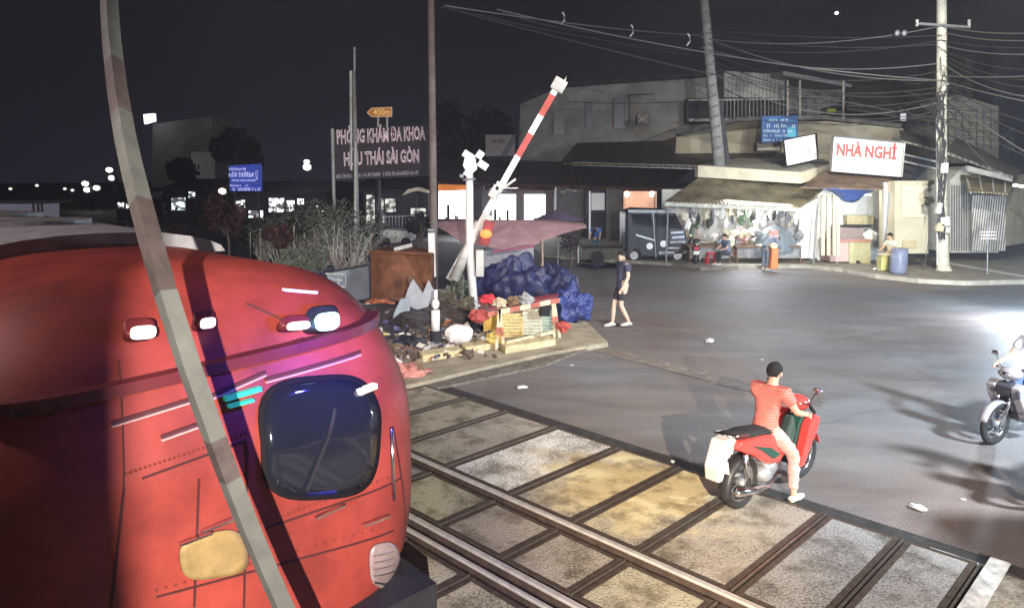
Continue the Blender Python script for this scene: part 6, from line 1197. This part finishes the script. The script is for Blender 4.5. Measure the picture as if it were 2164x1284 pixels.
g0 = gp(1636, 568, Zp); t = thing('bin', 'upright bright orange plastic bin at the kerb', 'bin', g0); MB().prism([(g0.x-.14, g0.y, Zp), (g0.x+.14, g0.y, Zp), (g0.x+.12, g0.y, Zp+.75), (g0.x-.12, g0.y, Zp+.75)], (0, .25, 0)).build('bin_body', plas_o, t, bevel=.02); MB().ell((g0.x-.02, g0.y+.12, Zp+.85), (.16, .14, .13)).build('bag_top', M('cream_bag', (.7, .6, .4), .8), t, smooth=True)
t = thing('parasol', 'slate blue grey dome of a folded-down parasol over the yellow crates', 'parasol', gpv(1648, 556)); g1 = gpv(1650, 556); m = MB(); K = 14; vs = []
top = at(1648, 478, g1.y)
for i in range(7):
    for j in range(K): a_ = 2*math.pi*j/K; r_ = 1.0*math.sin(math.pi/2*i/6)*(1+.05*(j % 2)); vs.append((top.x+r_*math.cos(a_)*.85, g1.y+.5+r_*math.sin(a_)*.6, top.z-(1-math.cos(math.pi/2*i/6))*1.05))
m.add(vs, [(i*K+j, (i+1)*K+j, (i+1)*K+(j+1) % K, i*K+(j+1) % K) for i in range(6) for j in range(K)]); o = m.build('canopy', M('slate_canvas', (.16, .20, .24), .7, var=.3, scale=4), t); sm = o.modifiers.new('s', 'SOLIDIFY'); sm.thickness = .01; MB().tube([(top.x, g1.y+.5, Zp), (top.x, g1.y+.5, top.z+.1)], .03, 8).build('pole', grey, t)
def nth(n):
    a = ['', 'first', 'second', 'third', 'fourth', 'fifth', 'sixth', 'seventh', 'eighth', 'ninth', 'tenth', 'eleventh', 'twelfth', 'thirteenth', 'fourteenth', 'fifteenth', 'sixteenth', 'seventeenth', 'eighteenth', 'nineteenth', 'twentieth', 'thirtieth', 'fortieth', 'fiftieth']
    if n <= 20: return a[n]
    d, u = divmod(n, 10); return a[18+d] if u == 0 else ('', '', 'twenty', 'thirty', 'forty', 'fifty')[d]+'-'+a[u]
rd = random.Random(77); gcol = ['white', 'cream', 'grey', 'dark', 'green', 'pink']; gm = [M('goods_white', (.75, .75, .75), .6, var=.15), M('goods_cream', (.65, .6, .45), .7, var=.2), M('goods_grey', (.25, .26, .28), .7, var=.3), M('goods_dark', (.05, .06, .05), .7, var=.4), M('goods_green', (.14, .22, .12), .7, var=.3), M('goods_pink', (.55, .3, .3), .7, var=.2)]
for i in range(46):
    x = 1446+i*5.6+rd.uniform(-2, 2); y = rd.uniform(448, 474); Y = rd.uniform(28.6, 30.4)
    if x > 1688: continue
    c_ = at(x, y, Y); m = crumple(c_, (rd.uniform(.08, .15), .09, rd.uniform(.12, .28)), 200+i, 9, 7, .7); m.tube([c_+Vector((0, 0, .15)), c_+Vector((0, 0, .5))], .008, 4); q_ = rd.choice((0, 0, 0, 1, 2, 3, 4)); o = m.build('hanging_bag', gm[q_]); tag(o, 'small %s bag hanging under the khaki awning, %s from the left' % (gcol[q_], nth(i+1)), 'bag', 'bags hanging under the khaki awning')
for i in range(40):
    x = 1510+i*4.6+rd.uniform(-2, 2); y = rd.uniform(488, 522); Y = rd.uniform(28.9, 30.2)
    if x > 1700: continue
    q_ = rd.choice((0, 0, 1, 1, 2, 5, 4))
    c_ = at(x, y, Y); o = crumple(c_, (rd.uniform(.12, .22), .14, rd.uniform(.10, .2)), 300+i, 9, 7, .6).build('goods_sack', gm[q_]); tag(o, 'small %s sack of goods on the stall tables, %s from the left' % (gcol[q_], nth(i+1)), 'sack', 'sacks piled under the khaki awning')
for i, (x0, x1, lb) in enumerate([(1455, 1545, 'left stall table under the khaki awning'), (1555, 1695, 'long stall table of goods under the khaki awning')]):
    t = thing('stall_table', lb, 'table', base_of((x0+x1)/2, 530, 29.5)); slab('table_top', rect(x0, 520, x1, 523), 28.9, 1.4, wood, t)
    for x in (x0+3, x1-3): slab('leg', rect(x-1, 523, x+1, 556), 29.0, .08, wood, t)
    slab('cloth_front', rect(x0+2, 523, x1-2, 545), 29.05, .03, M('goods_grey', (.25, .26, .28), .7), t)
for i, (x, y, mt, lb) in enumerate([(1714, 548, white, 'white bowl on the pavement by the white side board'), (1697, 540, dark, 'dark stack of pans left of the white bowl'), (1742, 548, dark, 'dark gas bottle left of the food cart')]):
    g0 = gpv(x, y); o = MB().tube([g0, g0+Vector((0, 0, .12)), g0+Vector((0, 0, (.2, .6, .5)[i]))], [.10, .2, (.22, .14, .12)[i]], 14).build(('bowl', 'pan_stack', 'gas_bottle')[i], mt, smooth=True); tag(o, lb, ('bowl', 'pans', 'gas bottle')[i])
g0 = gpv(1716, 520); o = MB().tube([Vector((g0.x, g0.y+.3, Zp)), Vector((g0.x, g0.y+.3, 1.6))], .05, 8).build('broom', grey); tag(o, 'grey broom leaning on the white side board', 'broom')
crumple_pts = gp(1270, 565); o = crumple(crumple_pts+Vector((0, 0, -.05)), (.9, .5, .17), 140, 20, 9, .8).build('dark_cloth', M('indigo_cloth', (.04, .035, .10), .8, var=.3)); tag(o, 'heap of dark indigo cloth lying on the road behind the pedestrian', 'cloth')
tree_px('dark bushy plant under the edge of the big parasol by the truck', 1205, 500, 26, 27, M('purple_dark_leaves', (.05, .04, .05), .8, var=.5), sq=.5, n=300, seed=31, name='bush', cat='bush', leaf=.08)
# dim board sign behind far boom
t = thing('sign_board', 'dim white board on a post behind the far boom', 'sign', base_of(1056, 330, 48)); slab('board', rect(1026, 285, 1088, 330), 48, .15, M('dim_board', (.30, .27, .26), .7, var=.2), t); strokes('lettering', walld, t, at(1040, 302, 47.9), (1, 0, 0), (0, 0, 1), 36*48/FPX, 9*48/FPX, 6, 44, .2); MB().tube([(at(1056, 330, 48.1).x, 48.1, 0), at(1056, 330, 48.1)], .08, 6).build('sign_post', dark, t)
# unseen added cabinet at the right edge that shades the corner of the slabs
cb0 = Vector((6.0, 5.5, 0)); t = thing('shade_blocker', 'added unseen grey cabinet just outside the right edge', 'blocker', cb0); MB().box(cb0+Vector((.25, 0, .8)), (.9, 1.4, 1.6)).build('blocker_body', grey, t, bevel=.02); MB().box(cb0+Vector((.25, -.71, .8)), (.7, .03, 1.3)).build('blocker_panel', dirty_white, t, bevel=.01)

t = thing('floodlight_blocker', 'added unseen block behind the viewpoint that cuts off the floodlight', 'building', (-1.9, -4.2, 0))  # unseen block added to throw the train's left part into shade
MB().box((-1.9, -4.2, 2.9), (4.66, 2.0, 5.8)).build('wall', wallc, t); MB().box((-1.9, -4.2, 5.9), (4.70, 2.3, .16)).build('roof', concd, t); MB().box((-1.2, -3.185, 4.2), (1.2, .03, 1.0)).build('window', glassd, t); MB().box((-2.8, -3.185, 1.05), (.9, .03, 2.1)).build('door', grey, t)
# ================================================================= OVERHEAD WIRES
wm1 = M('overhead_wire_grey', (.13, .13, .125), .6, .2, var=0); wm2 = M('overhead_wire_dark', (.03, .03, .03), .7, var=0)
def wire(i, a_, b_, sag, r_, mt, lb):
    A, B = at(*a_), at(*b_); pts = []
    for k_ in range(25): u = k_/24; p = A.lerp(B, u); p.z -= sag*4*u*(1-u); pts.append(p)
    o = MB().tube(pts, r_, 5).build('overhead_wire', mt, origin=A); tag(o, lb, 'wire', 'overhead wires')
ORD = ['first', 'second', 'third', 'fourth', 'fifth', 'sixth', 'seventh', 'eighth', 'ninth', 'tenth', 'eleventh', 'twelfth', 'thirteenth', 'fourteenth', 'fifteenth', 'sixteenth', 'seventeenth']
W_ = [((930, 14, 20), (2010, 255, 26), .2, wm2), ((1050, 20, 22), (1990, 170, 26.5), .3, wm1), ((940, 12, 19), (1480, 75, 31), .1, wm1), ((1480, 75, 31), (2000, 170, 26.5), .5, wm1), ((1480, 80, 31), (1990, 55, 26.5), .4, wm1), ((1480, 92, 31), (1990, 85, 26.5), .4, wm2),
      ((1990, 55, 26.5), (2300, 58, 20), .2, wm1), ((1990, 85, 26.5), (2300, 88, 20), .2, wm2), ((1990, 170, 26.5), (2300, 235, 20), .1, wm1), ((1990, 160, 26.5), (2300, 150, 20), .1, wm1), ((1200, 215, 40), (1480, 213, 31.5), .1, wm2), ((1290, 140, 34), (1240, 175, 40), .05, wm1),
      ((1480, 70, 31), (1100, 40, 22), .3, wm2), ((1490, 120, 31), (1990, 195, 26.5), .7, wm2), ((1495, 130, 31), (1990, 205, 26.5), .9, wm2), ((1500, 150, 31), (1990, 215, 26.5), 1.0, wm1), ((2000, 110, 26.5), (2300, 140, 20), .3, wm2), ((2000, 120, 26.5), (2300, 165, 20), .35, wm2), ((2000, 195, 26.5), (2300, 330, 20), .2, wm2), ((2000, 205, 26.5), (2300, 395, 20), .15, wm1),
      ((1510, 235, 31), (1225, 330, 44), .3, wm2),
      ((1480, 66, 31), (2000, 92, 26.5), .35, wm2), ((1480, 100, 31), (2000, 132, 26.5), .5, wm1), ((1490, 110, 31), (2000, 148, 26.5), .7, wm2), ((1495, 140, 31), (2000, 182, 26.5), .6, wm2), ((1500, 165, 31), (2000, 226, 26.5), 1.2, wm2), ((1505, 180, 31), (2000, 232, 26.5), .8, wm2) if False else ((1500, 175, 31), (2000, 232, 26.5), .8, wm2),
      ((2000, 70, 26.5), (2300, 74, 20), .2, wm1), ((2000, 98, 26.5), (2300, 104, 20), .2, wm1), ((2000, 128, 26.5), (2300, 180, 20), .4, wm2), ((2000, 140, 26.5), (2300, 205, 20), .4, wm1), ((2000, 180, 26.5), (2300, 280, 20), .3, wm2), ((2000, 212, 26.5), (2300, 360, 20), .5, wm2),
      ((950, 16, 20), (1480, 108, 31), .2, wm2), ((1060, 24, 22), (1480, 118, 31), .2, wm2), ((1700, 250, 34), (2000, 200, 26.5), .2, wm2), ((1520, 240, 31), (2000, 240, 26.5), .4, wm2), ((1480, 60, 31), (1990, 75, 26.5), .2, wm2), ((2000, 225, 26.5), (2140, 380, 28), .1, wm2), ((2000, 240, 26.5), (2110, 365, 28), .2, wm1)]
for i, (a_, b_, s_, mt) in enumerate(W_):
    def side(p): return 'the leaning pole' if p[0] in (1480, 1490, 1495, 1500, 1510, 1520) else ('the right concrete pole' if 1985 <= p[0] <= 2015 else ('the right edge' if p[0] >= 2290 else ('the upper left sky' if p[0] < 1110 else 'the houses')))
    key = (side(a_), side(b_)); same = sorted([w_ for w_ in W_ if (side(w_[0]), side(w_[1])) == key], key=lambda w_: w_[0][1]+w_[1][1]); od = ORD[same.index(W_[i])]
    wire(i, a_, b_, s_, .018 if mt is wm1 else .016, mt, '%s wire from %s to %s%s' % ('grey' if mt is wm1 else 'black', side(a_), side(b_), '' if len(same) == 1 else ', %s from the top' % od))
for i, (x, y) in enumerate([(1190, 40), (1335, 66), (1455, 85)]):
    o = MB().tube([at(x-4, y+12, 24), at(x+3, y+3, 24), at(x+2, y-9, 24), at(x-2, y-14, 24)], .03, 6).build('wire_hook', dirty_white, smooth=True); tag(o, 'pale hooked wire clamp, %s along the descending wires' % ('leftmost', 'middle', 'rightmost')[i], 'clamp', 'wire clamps')
for i, x in enumerate((1896, 1911)): o = MB().ell(at(x, 70, 27), (.10, .08, .11)).build('insulator', grey, smooth=True); tag(o, '%s of two pale insulators left of the right pole top' % ('left', 'right')[i], 'insulator', 'insulators')

# ================================================================= NIGHT HAZE
hz = MB(); hz.box((0, 45, 11.5), (170, 130, 25.4)); hm_ = bpy.data.materials.new('haze'); hm_.use_nodes = True; hn = hm_.node_tree.nodes; hn.clear()
ho = hn.new('ShaderNodeOutputMaterial'); hv = hn.new('ShaderNodeVolumePrincipled'); hv.inputs['Density'].default_value = .0016; hv.inputs['Color'].default_value = (.80, .82, .92, 1); hv.inputs['Anisotropy'].default_value = .35
hm_.node_tree.links.new(hv.outputs[0], ho.inputs['Volume']); ho_ = hz.build('haze', hm_); ho_['kind'] = 'stuff'
scene.cycles.volume_bounces = 0
